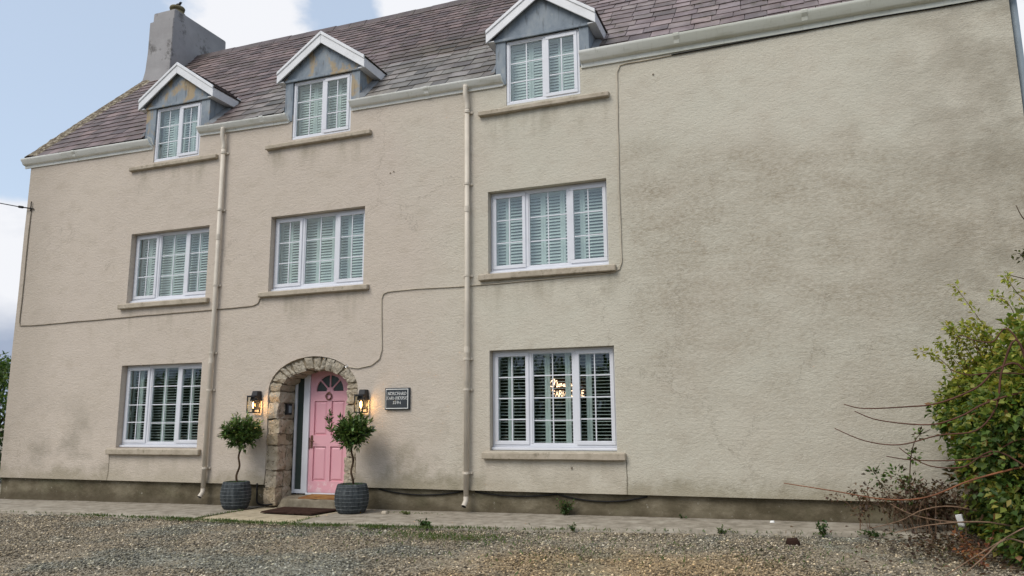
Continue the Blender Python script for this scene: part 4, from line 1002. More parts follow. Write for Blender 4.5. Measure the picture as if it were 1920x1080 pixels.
def lantern(loc, label):
    t = empty('wall_lantern', loc, label, 'wall lamp', 'lanterns either side of the door'); x, y, z = loc
    # cage in front of the wall, hooded back plate above it
    w = .078; y0, y1 = -.20, -.045; z0, z1 = z, z + .285; b_ = .0085
    mb = MB()
    for xx in (x - w, x + w):
        for yy in (y0, y1): mb.box(xx - b_, xx + b_, yy - b_, yy + b_, z0, z1)
    for zz in (z0, z1):
        for xx in (x - w, x + w): mb.box(xx - b_ + .0005, xx + b_ - .0005, y0 + b_, y1 - b_, zz - b_, zz + b_)
        for yy in (y0, y1): mb.box(x - w - b_, x + w + b_, yy - b_ + .0005, yy + b_ - .0005, zz - b_ - .0005, zz + b_ + .0005)
    mb.build('cage', M['black'], t)
    h = MB(); h.hexa([(x - .065, -.16, z1 - .075), (x + .088, -.16, z1 - .075), (x + .088, -.003, z1 - .075), (x - .065, -.003, z1 - .075), (x - .045, -.12, z1 + .105), (x + .07, -.12, z1 + .105), (x + .07, -.003, z1 + .105), (x - .045, -.003, z1 + .105)]); h.build('hood', M['black'], t, bevel=.006)
    MB().box(x - .055, x + .055, -.02, .03, z0 + .06, z1 - .08).build('back_plate', M['black'], t, bevel=.004)
    MB().box(x - .09, x + .09, y0 - .012, -.16, z1 + .009, z1 + .02).build('cap', M['black'], t)
    MB().box(x - w + b_, x + w - b_, y0 - .002, y0 + .002, z0 + b_, z1 - b_).build('glass_pane', M['lamp_glass'], t)
    for xx in (x - w, x + w): MB().box(xx - .002, xx + .002, y0 + b_, y1 - b_, z0 + b_, z1 - b_).build('glass_pane', M['lamp_glass'], t)
    bc = (x, -.12, z0 + .075)
    MB().lathe([(.0, .0), (.014, .004), (.022, .03), (.026, .06), (.022, .095), (.013, .115), (.0, .12)], bc, 12).build('bulb', M['bulb'], t, smooth=True)
    MB().tube([(x, -.12, z1 - .08), (x, -.12, z0 + .195)], .013, 8).build('bulb_holder', M['black'], t)
    ld = bpy.data.lights.new('lantern_light', 'POINT'); ld.energy = 3.2; ld.color = (1, .58, .24); ld.shadow_soft_size = .03
    lo = bpy.data.objects.new('lantern_light', ld); COL.objects.link(lo); lo.location = (x + .04, -.13, z0 + .13); adopt(lo, t); return t
lantern((-9.30, 0, 1.62), 'lit black lantern on the wall to the left of the stone arch')
lantern((-7.045, 0, 1.60), 'lit black lantern on the wall between the pink door and the name plaque')

# lettering: stroke alphabet in a unit cell
def arcp(cx, cy, rx, ry, a0, a1, n=8): return [(cx + rx * math.cos(R(a0 + (a1 - a0) * k / n)), cy + ry * math.sin(R(a0 + (a1 - a0) * k / n))) for k in range(n + 1)]
GL = {'N': [[(.05, 0), (.05, 1)], [(.05, 1), (.75, 0)], [(.75, 0), (.75, 1)]], 'O': [arcp(.42, .5, .4, .5, 0, 360, 16)], 'C': [arcp(.45, .5, .4, .5, 50, 310, 12)],
      'R': [[(.08, 0), (.08, 1)], [(.08, 1), (.35, 1)] + arcp(.35, .76, .27, .24, 90, -90, 8) + [(.08, .52)], [(.33, .52), (.7, 0)]], 'H': [[(.08, 0), (.08, 1)], [(.72, 0), (.72, 1)], [(.08, .52), (.72, .52)]],
      'A': [[(.02, 0), (.4, 1), (.78, 0)], [(.17, .36), (.63, .36)]], 'D': [[(.08, 0), (.08, 1), (.3, 1)] + arcp(.3, .5, .45, .5, 90, -90, 10) + [(.08, 0)]], 'F': [[(.1, 0), (.1, 1), (.62, 1)], [(.1, .53), (.52, .53)]],
      'M': [[(.03, 0), (.1, 1), (.47, .15), (.84, 1), (.91, 0)]], 'U': [[(.08, 1), (.08, .35)] + arcp(.4, .35, .32, .35, 180, 360, 8) + [(.72, 1)]],
      'S': [arcp(.36, .74, .28, .26, 40, 250, 8) + arcp(.36, .25, .3, .25, 80, -140, 8)], 'E': [[(.62, 1), (.1, 1), (.1, 0), (.64, 0)], [(.1, .53), (.54, .53)]],
      '1': [[(.1, .8), (.3, 1), (.3, 0)], [(.12, 0), (.48, 0)]], '5': [[(.62, 1), (.16, 1), (.12, .56)] + arcp(.34, .32, .3, .32, 120, -150, 10)], '9': [arcp(.38, .68, .28, .32, 0, 360, 12), [(.66, .68), (.6, .3), (.3, 0)]], '4': [[(.5, 0), (.5, 1), (.05, .3), (.72, .3)]]}
WID = {'M': .95, 'O': .86, 'C': .82, '1': .55, 'E': .7, 'F': .66}
def lay(text, cx, z, h, sp=.16, wk=1.):
    ws = [WID.get(c_, .78) * h * wk for c_ in text]; tot = sum(ws) + sp * h * (len(text) - 1); x = cx - tot / 2; out = []
    for c_, w in zip(text, ws):
        k = w / WID.get(c_, .78)
        for st_ in GL[c_]: out.append([(x + px_ * k, z + pz * h) for px_, pz in st_])
        x += w + sp * h
    return out
pq = empty('name_plaque', (-6.39, 0, 1.64), 'dark slate house name plaque with pale lettering on the wall beside the lantern', 'sign')
MB().box(-6.625, -6.155, -.045, -.002, 1.64, 2.005).build('plate', M['plaque'], pq, bevel=.004)
bd = MB(); x0, x1, z0, z1 = -6.605, -6.178, 1.657, 1.988; t_ = .0055
bd.box(x0, x1, -.0485, -.0453, z1 - 2 * t_, z1); bd.box(x0, x1, -.0485, -.0453, z0, z0 + 2 * t_); bd.box(x0, x0 + t_, -.0485, -.0453, z0 + 2 * t_, z1 - 2 * t_); bd.box(x1 - 2 * t_, x1, -.0485, -.0453, z0 + 2 * t_, z1 - 2 * t_); bd.build('border', M['letter'], pq)
lt = MB()
for text, zz, h in (('NORCHARD', 1.888, .046), ('FARMHOUSE', 1.812, .046), ('1594', 1.737, .046)):
    for st_ in lay(text, -6.39, zz, h, .16, 1.02):
        lt.tube([(x, -.0465, z) for x, z in st_], .0038, 4)
        for x, z in (st_[0], st_[-1]):                          # small serifs
            if abs(z - zz) < .004 or abs(z - zz - h) < .004: lt.tube([(x - .009, -.0465, z), (x + .009, -.0465, z)], .0028, 4)
lt.build('lettering', M['letter'], pq)

neon = empty('neon_sign', (-3.55, .55, 1.8), 'lit amber neon name sign hanging behind the shutters of the ground floor window', 'neon sign')
ny = .50; nb = MB()
for st_ in lay('FARMHOUSE', -3.525, 1.825, .092, .1, .72): nb.tube([(x, ny, z) for x, z in st_], .0062, 6)
cur = [(-3.79, 1.975), (-3.825, 1.985), (-3.835, 2.03), (-3.80, 2.08), (-3.76, 2.10), (-3.765, 2.03), (-3.79, 1.95), (-3.80, 1.91), (-3.775, 1.99), (-3.745, 2.06), (-3.72, 2.075), (-3.712, 2.03), (-3.72, 1.97), (-3.70, 1.985), (-3.675, 1.975), (-3.66, 2.0), (-3.68, 2.02), (-3.695, 1.995), (-3.66, 2.01), (-3.64, 2.03), (-3.635, 1.985), (-3.61, 2.01), (-3.59, 1.99), (-3.575, 2.01), (-3.60, 2.015), (-3.605, 1.985), (-3.57, 1.98), (-3.54, 2.02), (-3.525, 2.085), (-3.54, 2.07), (-3.535, 1.985), (-3.515, 2.015), (-3.5, 1.985), (-3.47, 2.01), (-3.49, 2.015), (-3.49, 1.985), (-3.46, 1.99), (-3.445, 2.02), (-3.44, 1.985), (-3.42, 2.015), (-3.39, 2.0), (-3.385, 1.985), (-3.41, 1.99), (-3.38, 2.02), (-3.365, 2.09), (-3.37, 1.985), (-3.34, 1.99)]
nb.tube([(x, ny + .004, z + .01) for x, z in cur], .0062, 6, smoothp=3); nb.build('lettering', M['neon'], neon, smooth=True)
MB().box(-3.93, -3.12, ny + .03, ny + .045, 1.78, 2.14).build('backing_board', M['mat'], neon)
for xx in (-3.8, -3.25): MB().tube([(xx, ny + .037, 2.14), (xx, ny + .037, 2.778)], .002, 5).build('hanging_wire', M['black'], neon)

# overhead service cable from the bracket out to the left
P_ = [Vector((-16.02, -.07, 6.225)).lerp(Vector((-34, 6.0, 12.3)), t) + Vector((0, 0, -1.4 * t * (1 - t))) for t in np.linspace(0, 1, 14)]
oc = MB().tube(P_, .011, 6).build('overhead_cable', M['rubber']); tag(oc, 'thin black overhead service cable running left from the wall bracket', 'cable')

pole = MB().tube([(-34, 6.02, -.6), (-34, 6.02, 12.6)], [.16, .12], 12).build('utility_pole', M['bark'], smooth=True); tag(pole, 'wooden utility pole holding the far end of the overhead cable', 'pole')
# bird on the chimney pot
bd_ = empty('bird', (-15.33, 3.30, 12.71), 'small dark bird perched on the chimney pot', 'bird')
cp = Vector((-15.33, 3.30, 12.71)); body = []
for k, (f, r) in enumerate(((-.17, .008), (-.10, .02), (-.05, .045), (.0, .055), (.04, .048), (.065, .034), (.085, .036), (.105, .031), (.12, .012), (.15, .003))):
    body.append((cp + Vector((f * 1.1, 0, .065 + f * .42 + (.02 if k in (6, 7) else 0))), r))
mb = MB().tube([p for p, _ in body], [r for _, r in body], 12); mb.build('body', M['bird'], bd_, smooth=True)
for s_ in (-.015, .015): MB().tube([cp + Vector((.0, s_, -.005)), cp + Vector((.005, s_, .04))], .005, 5).build('leg', M['bird'], bd_)

# ------------------------------------------------------------------ foliage tools
def leaves(P_, D, length, width, cols, fold=.25, up=None):
    """one folded diamond leaf (4 tris as 2 quads) per point; P base (n,3), D direction (n,3)"""
    n = len(P_); D = D / (np.linalg.norm(D, axis=1, keepdims=True) + 1e-9)
    A = rng.normal(size=(n, 3)) * .6 + np.array([0, 0, 1.]); S = np.cross(D, A); S /= np.linalg.norm(S, axis=1, keepdims=True) + 1e-9; N_ = np.cross(S, D)
    L_ = length * (.7 + .6 * rng.random((n, 1))); W_ = width * (.7 + .6 * rng.random((n, 1)))
    b0 = P_; tip = P_ + D * L_ - N_ * L_ * .12; ml = P_ + D * L_ * .45 + S * W_ * .5 + N_ * W_ * fold; mr = P_ + D * L_ * .45 - S * W_ * .5 + N_ * W_ * fold; mc = P_ + D * L_ * .5
    V_ = np.stack([b0, ml, tip, mr, mc], 1).reshape(-1, 3)
    k = (np.arange(n) * 5)[:, None]; F_ = np.concatenate([k + np.array([[0, 4, 2, 1]]), k + np.array([[0, 3, 2, 4]])], 1).reshape(-1, 4)
    return V_, F_, np.repeat(cols, 2, 0)
def palette(n, cols, wts, jit=.2):
    c_ = np.array(cols)[rng.choice(len(cols), n, p=np.array(wts) / sum(wts))]; return c_ * (1 + jit * (rng.random((n, 1)) * 2 - 1)) * (1 + .06 * rng.normal(size=(n, 3)))

# ------------------------------------------------------------------ potted bay trees
def bay(cx, cy, label, lean, seed, crown_w, crown_h, shoot, ps):
    z0 = gz(cx) + .004; t = empty('potted_bay_tree', (cx, cy, z0), label, 'potted tree', 'bay trees in grey pots by the door'); Rm = .318
    prof = [(.20, 0), (.235, .0), (.262, .03), (.300, .12), (Rm, .22), (.312, .32), (.285, .42), (.268, .462), (.250, .466), (.243, .44), (.243, .40)]
    prof = [(r * ps, z) for r, z in prof]; V = []; F = []; n = 72
    for i, (r, z) in enumerate(prof):
        for k in range(n):
            a = 2 * math.pi * k / n; rr = r + (.006 * math.cos(18 * a) if 1 < i < 8 else 0); V.append((cx + rr * math.cos(a), cy + rr * math.sin(a), z0 + z))
    for i in range(len(prof) - 1):
        for k in range(n): F.append((i * n + k, i * n + (k + 1) % n, (i + 1) * n + (k + 1) % n, (i + 1) * n + k))
    F.append(tuple(range(n))[::-1]); pot = py('pot', V, F, M['pot'], t, smooth=True)
    rp = lambda z: float(np.interp(z, [p[1] for p in prof[1:8]], [p[0] for p in prof[1:8]]))
    for k in range(7):
        z = .075 + .058 * k; mb = MB()
        for j in range(1): mb.torus((cx, cy, z0 + z), rp(z) + .006, .0028, 'z', 48, 5)
        mb.build('wire_band', M['wire'], pot, smooth=True)
    mb = MB()
    for k in range(18):
        a = 2 * math.pi * (k + .5) / 18; mb.tube([(cx + (rp(z) + .002) * math.cos(a), cy + (rp(z) + .002) * math.sin(a), z0 + z) for z in np.linspace(.03, .45, 9)], .0022, 4)
    mb.build('wire_ribs', M['pot'], pot)
    MB().lathe([(.0, .425), (.12 * ps, .43), (.244 * ps, .415)], (cx, cy, z0), 24).build('soil', M['soil'], t, smooth=True)
    n = 260; a = rng.random(n) * 6.28; r = .24 * ps * np.sqrt(rng.random(n)); P0 = np.c_[cx + r * np.cos(a), cy + r * np.sin(a), np.full(n, z0 + .42)]
    Vv, Ff, cc = leaves(P0, np.c_[rng.normal(size=(n, 2)) * .5, np.ones(n)], .05, .014, palette(n, [(.07, .12, .03), (.045, .085, .025), (.11, .12, .04)], [3, 3, 1])); arrays('undergrowth', Vv, Ff, M['leaf'], t, 'stuff', cc)
    top = Vector((cx + lean, cy, z0 + 1.12)); pts = []
    for k in range(30):
        f = k / 29; pts.append((cx + lean * f + .018 * math.sin(f * 14 + seed * 3) * (1 - .3 * f), cy + .018 * math.cos(f * 14 + seed * 3), z0 + .40 + .78 * f))
    mb = MB().tube(pts, [.02, .017, .016], 9); mb.build('trunk', M['bark'], t, smooth=True)
    cw = crown_w; cc0 = Vector((cx + lean, cy, z0 + 1.31)); mb = MB(); tips = []
    for k in range(120):
        u = Vector(rng.normal(size=3)); u.z = abs(u.z) * 1.1 - .55 if k % 3 else u.z * .7; u.normalize(); tip = cc0 + Vector((u.x * cw, u.y * cw, u.z * crown_h)) * random.uniform(.72, 1.08)
        st_ = Vector(pts[-1]) - Vector((0, 0, random.uniform(0, .06))); midp = st_.lerp(tip, .5) + Vector((0, 0, .03)); mb.tube([st_, midp, tip], [.007, .004, .002], 4); tips.append((st_, midp, tip))
    if shoot:
        tip = cc0 + Vector((-.44, -.05, .30)); st_ = Vector(pts[-1]); midp = cc0 + Vector((-.40, -.05, .0)); mb.tube([st_, midp, tip], [.007, .005, .003], 4); tips += [(st_, midp, tip)] * 2
    mb.build('twigs', M['bark'], t)
    Pp = []; Dd = []
    for st_, m_, tip in tips:
        for f in np.linspace(.3, 1.0, 20):
            p = (m_.lerp(tip, (f - .5) * 2) if f > .5 else st_.lerp(m_, f * 2)); ax = (tip - m_).normalized(); rd = Vector(rng.normal(size=3)).normalized(); Pp.append(p + rd * .01); Dd.append(ax * .8 + rd * .9 + Vector((0, 0, .25)))
    n = len(Pp); Vv, Ff, cc = leaves(np.array(Pp), np.array(Dd), .088, .036, palette(n, [(.045, .09, .02), (.075, .13, .03), (.12, .18, .045), (.03, .06, .018), (.16, .19, .06)], [4, 4, 2.5, 2.5, 1], .25)); arrays('leaves', Vv, Ff, M['bay'], t, 'stuff', cc)
    return t
bay(-9.36, -.40, 'bay tree in a grey wired pot to the left of the stone doorway', .06, .4, .345, .31, False, .80)
bay(-6.94, -.50, 'bay tree in a grey wired pot right of the pink door with one stray shoot', -.02, 1.9, .31, .31, True, .86)

# door mats
dmat = MB().hexa([(-8.30, -.08, .128), (-7.50, -.05, .126), (-7.52, .38, .152), (-8.32, .36, .152), (-8.29, -.07, .146), (-7.51, -.04, .144), (-7.53, .37, .170), (-8.31, .35, .170)]).build('doormat', M['coir'], bevel=.004)
tag(dmat, 'orange brown coir doormat lying on the doorstep', 'doormat')
lm = empty('doormat', (-8.0, -.55, gz(-8)), 'dark brown ribbed doormat on the paving below the step', 'doormat')
cs = [(-8.46, -.86), (-7.40, -.94), (-7.30, -.26), (-8.50, -.20)]
MB().hexa([(x, y, gz(x) + .012) for x, y in cs] + [(x, y, gz(x) + .026) for x, y in cs]).build('backing', M['mat'], lm, bevel=.003)
mb = MB()
for k in range(22):
    f = (k + .5) / 22; a = Vector((*cs[0], 0)).lerp(Vector((*cs[3], 0)), f); b_ = Vector((*cs[1], 0)).lerp(Vector((*cs[2], 0)), f); zz = gz(-8) + .029
    a = a.lerp(b_, .02); mb.tube([(a.x, a.y, zz), (b_.x - .02, b_.y, zz + .008)], .008, 5)
mb.build('ribs', M['mat'], lm, kind='stuff')

# ------------------------------------------------------------------ grass, weeds
def grass_band():
    xs_ = []; n = 9000; x = -11.8 + rng.random(n) * 9.4; dens = np.interp(x, [-11.8, -11.0, -10.2, -9.2, -8.5, -6.8, -5.8, -5.0, -4.3, -3.0, -2.4], [.05, .35, .2, 1., .8, .7, .9, .75, .25, .10, .05])
    clump = np.array([mn.noise(Vector((a * 2.2, 0, 4))) for a in x]) * .5 + .5; k = rng.random(n) < dens * (clump ** 1.3) * 1.5; x = x[k]; n = len(x)
    y = np.array([pav_front(a) for a in x]) - .03 - np.abs(rng.normal(size=n)) * .10
    x2 = -16 + rng.random(500) * 18.5; y2 = np.array([pav_front(a) for a in x2]) - .02 - np.abs(rng.normal(size=500)) * .04
    # sparse growth in the yard
    m = 1400; x3 = np.concatenate([rng.normal(-4.4, .5, m // 2), rng.normal(-2.2, 2.0, m // 2)]); y3 = np.concatenate([rng.normal(-2.35, .15, m // 2), rng.normal(-2.7, .6, m // 2)])
    # cracks of the apron
    x4 = np.concatenate([rng.normal(-9.12, .04, 160), rng.normal(-7.2, .03, 100), rng.normal(-5.9, .3, 70)]); y4 = np.concatenate([-.5 - rng.random(160) * 1.1, -1. - rng.random(100) * .7, -.25 - rng.random(70) * .15])
    X = np.concatenate([x, x2, x3, x4]); Y = np.concatenate([y, y2, y3, y4]); Z = np.array([gz(a) for a in X]) - .02; n = len(X)
    V_, F_, cc = leaves(np.c_[X, Y, Z], np.c_[rng.normal(size=(n, 2)) * .75, np.ones(n)], .055, .012, palette(n, [(.085, .13, .03), (.06, .10, .025), (.13, .14, .05), (.16, .13, .07)], [4, 4, 1.5, .7]))
    arrays('grass', V_, F_, M['leaf'], kind='stuff', cols=cc)
grass_band()
def weed(x, y, z, h, w, n, label, cols, leaf=.05, lw=.03):
    t = empty('weed', (x, y, z), label, 'weed', 'weeds along the foot of the house'); mb = MB(); Pp = []; Dd = []
    for k in range(max(3, n // 14)):
        a = random.random() * 6.28; r = random.random() * w; tip = Vector((x + r * math.cos(a), y - abs(r * math.sin(a)) * .8, z + h * random.uniform(.5, 1))); b0 = Vector((x + .2 * r * math.cos(a), y, z)); mb.tube([b0, b0.lerp(tip, .5) + Vector((0, 0, .1 * h)), tip], .003, 4)
        for f in np.linspace(.15, 1, 14): rd = Vector(rng.normal(size=3)); Pp.append(b0.lerp(tip, f)); Dd.append(rd + Vector((0, 0, .4)))
    mb.build('stems', M['dry'], t)
    V_, F_, cc = leaves(np.array(Pp), np.array(Dd), leaf, lw, palette(len(Pp), cols, [1] * len(cols))); arrays('leaves', V_, F_, M['leaf'], t, 'stuff', cc)
G1 = [(.05, .10, .025), (.08, .13, .03), (.035, .07, .02)]
weed(-3.45, -.02, gz(-3.4), .24, .17, 420, 'bushy green weed growing against the plinth below the right ground floor window', G1, .04, .02)
weed(-5.05, -1.55, gz(-5) - .03, .13, .20, 150, 'low leafy weed at the pavement edge in front of the right downpipe', G1)
weed(-2.95, -1.36, gz(-3) - .03, .12, .10, 70, 'small weed at the pavement edge below the right ground floor window', G1, .035, .02)
weed(.17, -1.05, gz(.2) - .03, .22, .10, 110, 'upright weed at the pavement edge in front of the blank wall', G1, .05, .03)
weed(-1.05, -1.10, gz(-1) - .03, .10, .13, 80, 'sprig of green at the pavement edge left of the upright weed', G1, .03, .02)
weed(.78, -.98, gz(.8) - .03, .09, .22, 110, 'flat patch of weeds at the pavement edge near the shrub', G1, .04, .025)
weed(-1.7, -.0, gz(-1.7), .07, .12, 60, 'tiny weed in the joint between plinth and pavement', G1, .025, .015)
weed(-5.95, -.45, gz(-5.9), .05, .16, 90, 'flat mossy weed on the pavement left of the right downpipe', [(.11, .15, .03), (.08, .11, .03)], .035, .02)
for (x, y, r, lb) in ((-.46, -.16, .035, 'small white pebble by the foot of the plinth'), (-6.35, -.45, .05, 'pale flat stone lying on the pavement beside the mossy weed')):
    V, F = rough_stone([(x - r, y - r, gz(x)), (x + r, y - r, gz(x)), (x + r, y + r, gz(x)), (x - r, y + r, gz(x)), (x - r * .7, y - r * .7, gz(x) + r), (x + r * .8, y - r * .7, gz(x) + r * .9), (x + r * .7, y + r * .7, gz(x) + r), (x - r * .7, y + r * .7, gz(x) + r * .8)], x, 3, .006)
    tag(py('stone', V, F, M['white'] if r < .04 else M['sill'], smooth=True), lb, 'stone')
V, F = rough_stone([(-.26, -1.75, gz(0) - .05), (-.10, -1.75, gz(0) - .05), (-.10, -1.65, gz(0) - .05), (-.26, -1.65, gz(0) - .05), (-.24, -1.73, gz(0) + .03), (-.12, -1.74, gz(0) + .02), (-.13, -1.67, gz(0) + .035), (-.24, -1.67, gz(0) + .02)], 5, 3, .02)
tag(py('clod', V, F, M['mat'], smooth=True), 'dark brown clod lying on the gravel before the blank wall', 'clod')

# ------------------------------------------------------------------ shrub at the right with its arching stems
bush = empty('shrub', (2.5, -1.8, gz(2.5)), 'large tangled green shrub with long red-brown arching stems at the right end of the wall', 'shrub')
def stem(pts, r0, r1, mat, name='stem'):
    return MB().tube([Vector(p) for p in pts], [r0 + (r1 - r0) * t for t in np.linspace(0, 1, 5)], 6, smoothp=5).build(name, mat, bush, smooth=True)
# the long stems arch out in front of the foliage
ARCH = [[(2.75, -1.9, 0.06), (2.31, -2.79, 0.3), (2.24, -2.7, 1.24), (2.09, -2.7, 1.92), (1.88, -2.7, 1.92), (1.67, -2.7, 1.75), (1.32, -2.7, 1.6), (1.02, -2.7, 1.55), (0.63, -2.7, 1.56), (0.43, -2.7, 1.6)],
        [(2.75, -1.9, 0.06), (2.48, -2.7, 0.3), (2.22, -2.7, 0.99), (2.09, -2.7, 2.18), (1.92, -2.7, 1.92), (1.84, -2.7, 1.57), (1.63, -2.7, 1.32), (1.3, -2.7, 1.28), (0.95, -2.7, 1.19), (0.61, -2.7, 1.22), (0.33, -2.7, 1.34)],
        [(2.75, -1.9, 0.06), (2.73, -2.79, 0.73), (2.39, -2.79, 1.05), (2.0, -2.75, 0.98), (1.54, -2.7, 0.84), (1.14, -2.7, 0.68), (0.75, -2.7, 0.64), (0.26, -2.7, 0.71), (-0.21, -2.7, 0.77)],
        [(2.75, -1.9, 0.06), (2.65, -2.79, 0.64), (2.48, -2.79, 1.67), (2.08, -2.75, 1.69), (1.75, -2.7, 1.6), (1.5, -2.7, 1.46), (1.21, -2.7, 1.39), (0.77, -2.7, 1.42), (0.53, -2.7, 1.53)],
        [(2.75, -1.9, 0.06), (2.48, -2.79, 0.73), (2.05, -2.79, 1.24), (1.71, -2.7, 1.07), (1.37, -2.7, 1.02), (1.02, -2.7, 1.03), (0.81, -2.7, 1.07)],
        [(2.75, -1.9, 0.06), (2.22, -2.79, 0.73), (1.79, -2.79, 1.11), (1.49, -2.7, 0.97), (1.24, -2.7, 0.95), (1.07, -2.7, 1.03), (0.94, -2.7, 1.16)],
        [(2.75, -1.9, 0.06), (2.39, -2.7, 1.07), (2.05, -2.7, 2.27), (1.88, -2.62, 2.21), (1.71, -2.62, 2.22), (1.61, -2.62, 2.27), (1.52, -2.62, 2.23)],
        [(2.75, -1.9, 0.06), (2.39, -2.7, 1.24), (2.22, -2.7, 1.8), (1.88, -2.7, 1.88), (1.62, -2.7, 1.88), (1.45, -2.7, 1.94)]]
for k, p in enumerate(ARCH): stem([(x + .02 * nz(x, z, 4, 3), y, z + .025 * nz(x, z, 8, 2.5)) for x, y, z in p], .015 if k < 4 else .010, .0045, M['orangestem'] if k == 2 else M['redstem'])
for p in ([(2.2, -2.9, .1), (1.75, -3.1, .35), (1.45, -3.4, .22), (1.2, -3.6, .05)], [(2.6, -3.0, .6), (2.0, -3.1, .52), (1.5, -3.2, .25), (1.1, -3.4, .02)], [(2.3, -2.6, .3), (1.7, -2.5, .42), (1.2, -2.3, .35), (.85, -2.2, .24)], [(2.1, -1.3, .3), (1.6, -1.15, .25), (1.2, -1.05, .3), (.95, -1.0, .42)], [(2.0, -1.2, .35), (1.6, -1.1, .42), (1.3, -1.0, .36), (1.05, -.95, .22), (.7, -1.0, .12)]):
    stem(p, .010, .004, M['dry'], 'dry_stem')
UPR = [[(2.35, -1.3, 1.5), (2.226, -1.3, 2.0), (2.177, -1.3, 2.32), (2.02, -1.3, 2.64), (1.832, -1.3, 3.0)], [(2.3, -1.3, 1.8), (2.18, -1.3, 2.3), (2.05, -1.3, 2.47), (1.87, -1.3, 2.52)], [(1.9, -1.3, 1.5), (1.77, -1.3, 1.78), (1.685, -1.3, 2.02), (1.55, -1.3, 2.17), (1.394, -1.3, 2.23)],
       [(2.05, -1.3, 1.5), (1.934, -1.3, 1.77), (1.8, -1.3, 2.02), (1.68, -1.3, 2.22), (1.60, -1.3, 2.34)], [(2.5, -1.4, 1.6), (2.42, -1.4, 2.4), (2.33, -1.4, 2.75), (2.18, -1.4, 2.85)], [(2.7, -1.2, 2.0), (2.62, -1.2, 2.6), (2.45, -1.2, 2.95), (2.38, -1.2, 3.1)], [(2.2, -1.5, 1.5), (2.05, -1.5, 1.95), (1.95, -1.5, 2.25), (1.93, -1.5, 2.4)]]
for k in range(9):
    bx, bz = random.uniform(1.75, 2.35), random.uniform(1.5, 2.0); hx, hz = random.uniform(.1, .38), random.uniform(.35, .75); UPR.append([(bx, -1.4, bz), (bx - hx * .3, -1.4, bz + hz * .5), (bx - hx * .7, -1.42, bz + hz * .9), (bx - hx, -1.42, bz + hz)])
Pp = []; Dd = []
for p in UPR:
    stem(p, .006, .002, M['redstem'], 'shoot'); pts = catmull([Vector(q_) for q_ in p], 10)
    for q_ in pts[6:]:
        for _ in range(3 if q_ is not pts[-1] else 6): rd = Vector(rng.normal(size=3)).normalized(); Pp.append(q_ + rd * .035); Dd.append(rd + Vector((-.3, 0, .1)))
n = len(Pp); V_, F_, cc = leaves(np.array(Pp), np.array(Dd), .06, .035, palette(n, [(.28, .29, .05), (.40, .37, .08), (.20, .24, .05)], [3, 2, 2])); arrays('shoot_leaves', V_, F_, M['leaf'], bush, 'stuff', cc)
for p in ([(3.2, -1, 3.3), (2.85, -1, 3.72), (2.70, -1, 3.80), (2.63, -1, 3.99)], [(3.2, -1, 3.0), (2.8, -1, 3.02), (2.62, -1, 3.08), (2.46, -1, 3.14)], [(3.2, -1, 3.2), (2.9, -1, 3.35), (2.62, -1, 3.39)]): stem(p, .011, .004, M['bark'], 'bare_twig')
_n = 50; Pp = np.array([2.68, -1, 3.36]) + rng.normal(size=(_n, 3)) * np.array([.05, .05, .06]); V_, F_, cc = leaves(Pp, rng.normal(size=(_n, 3)), .06, .035, palette(_n, [(.05, .045, .02), (.09, .10, .03)], [1, 1])); arrays('twig_leaves', V_, F_, M['leaf'], bush, 'stuff', cc)
# woody limbs inside the crown and the foliage mass with an uneven outline
for k in range(16):
    a = random.uniform(0, 6.28); r = random.uniform(.3, 1.0); tx, ty = 2.75 + 1.05 * r * math.cos(a), -1.75 + 1.1 * r * math.sin(a); stem([(2.75 + .2 * math.cos(a), -1.7 + .2 * math.sin(a), .03), (2.75 + .6 * r * math.cos(a), -1.7 + .6 * r * math.sin(a), .9), (tx, ty, random.uniform(1.3, 2.2))], .02, .006, M['bark'], 'limb')
Pp = []; Dd = []; Cc = []
lobes = []
for k in range(420):
    z = random.uniform(.12, 2.35) ; y = random.uniform(-2.75, -.35); edge = 1.64 + .24 * mn.noise(Vector((y * 1.3, z * 1.6, 2))) + (.0 if z < 1.5 else (z - 1.5) * .62) + max(0, -2.0 - y) * .25
    x = edge + .24 + abs(random.gauss(0, .5)) if k % 3 else edge + random.uniform(.16, .3)
    if z < .75 and y > -2.4 and x < 1.62 + .38: x += .22
    if x > 4.0 or z > 2.2 + .3 * mn.noise(Vector((x * 1.5, y * 1.5, 6))): continue
    lobes.append((Vector((x, y, z)), random.uniform(.15, .27)))
for q_ in ((2.25, -1.4, 2.15), (2.45, -1.2, 2.35), (2.1, -1.0, 1.9), (2.0, -2.7, .2), (2.0, -2.4, .5)): lobes.append((Vector(q_), .2))
for c_, r in lobes:
    m = int(125 * (r / .25) ** 2); u = rng.normal(size=(m, 3)); u /= np.linalg.norm(u, axis=1, keepdims=True); rad = r * (.45 + .65 * rng.random((m, 1)) ** .6)
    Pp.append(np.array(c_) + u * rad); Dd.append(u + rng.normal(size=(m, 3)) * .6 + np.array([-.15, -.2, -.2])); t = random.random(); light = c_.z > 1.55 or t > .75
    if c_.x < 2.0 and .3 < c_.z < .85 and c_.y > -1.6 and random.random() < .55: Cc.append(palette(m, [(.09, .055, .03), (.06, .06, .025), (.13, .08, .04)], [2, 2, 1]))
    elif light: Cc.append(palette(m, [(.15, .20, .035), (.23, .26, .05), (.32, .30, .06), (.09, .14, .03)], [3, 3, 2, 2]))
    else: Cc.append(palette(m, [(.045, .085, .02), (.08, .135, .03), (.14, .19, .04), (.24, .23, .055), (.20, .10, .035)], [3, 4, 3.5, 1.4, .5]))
V_, F_, cc = leaves(np.concatenate(Pp), np.concatenate(Dd), .078, .054, np.concatenate(Cc)); arrays('foliage', V_, F_, M['leaf'], bush, 'stuff', cc)
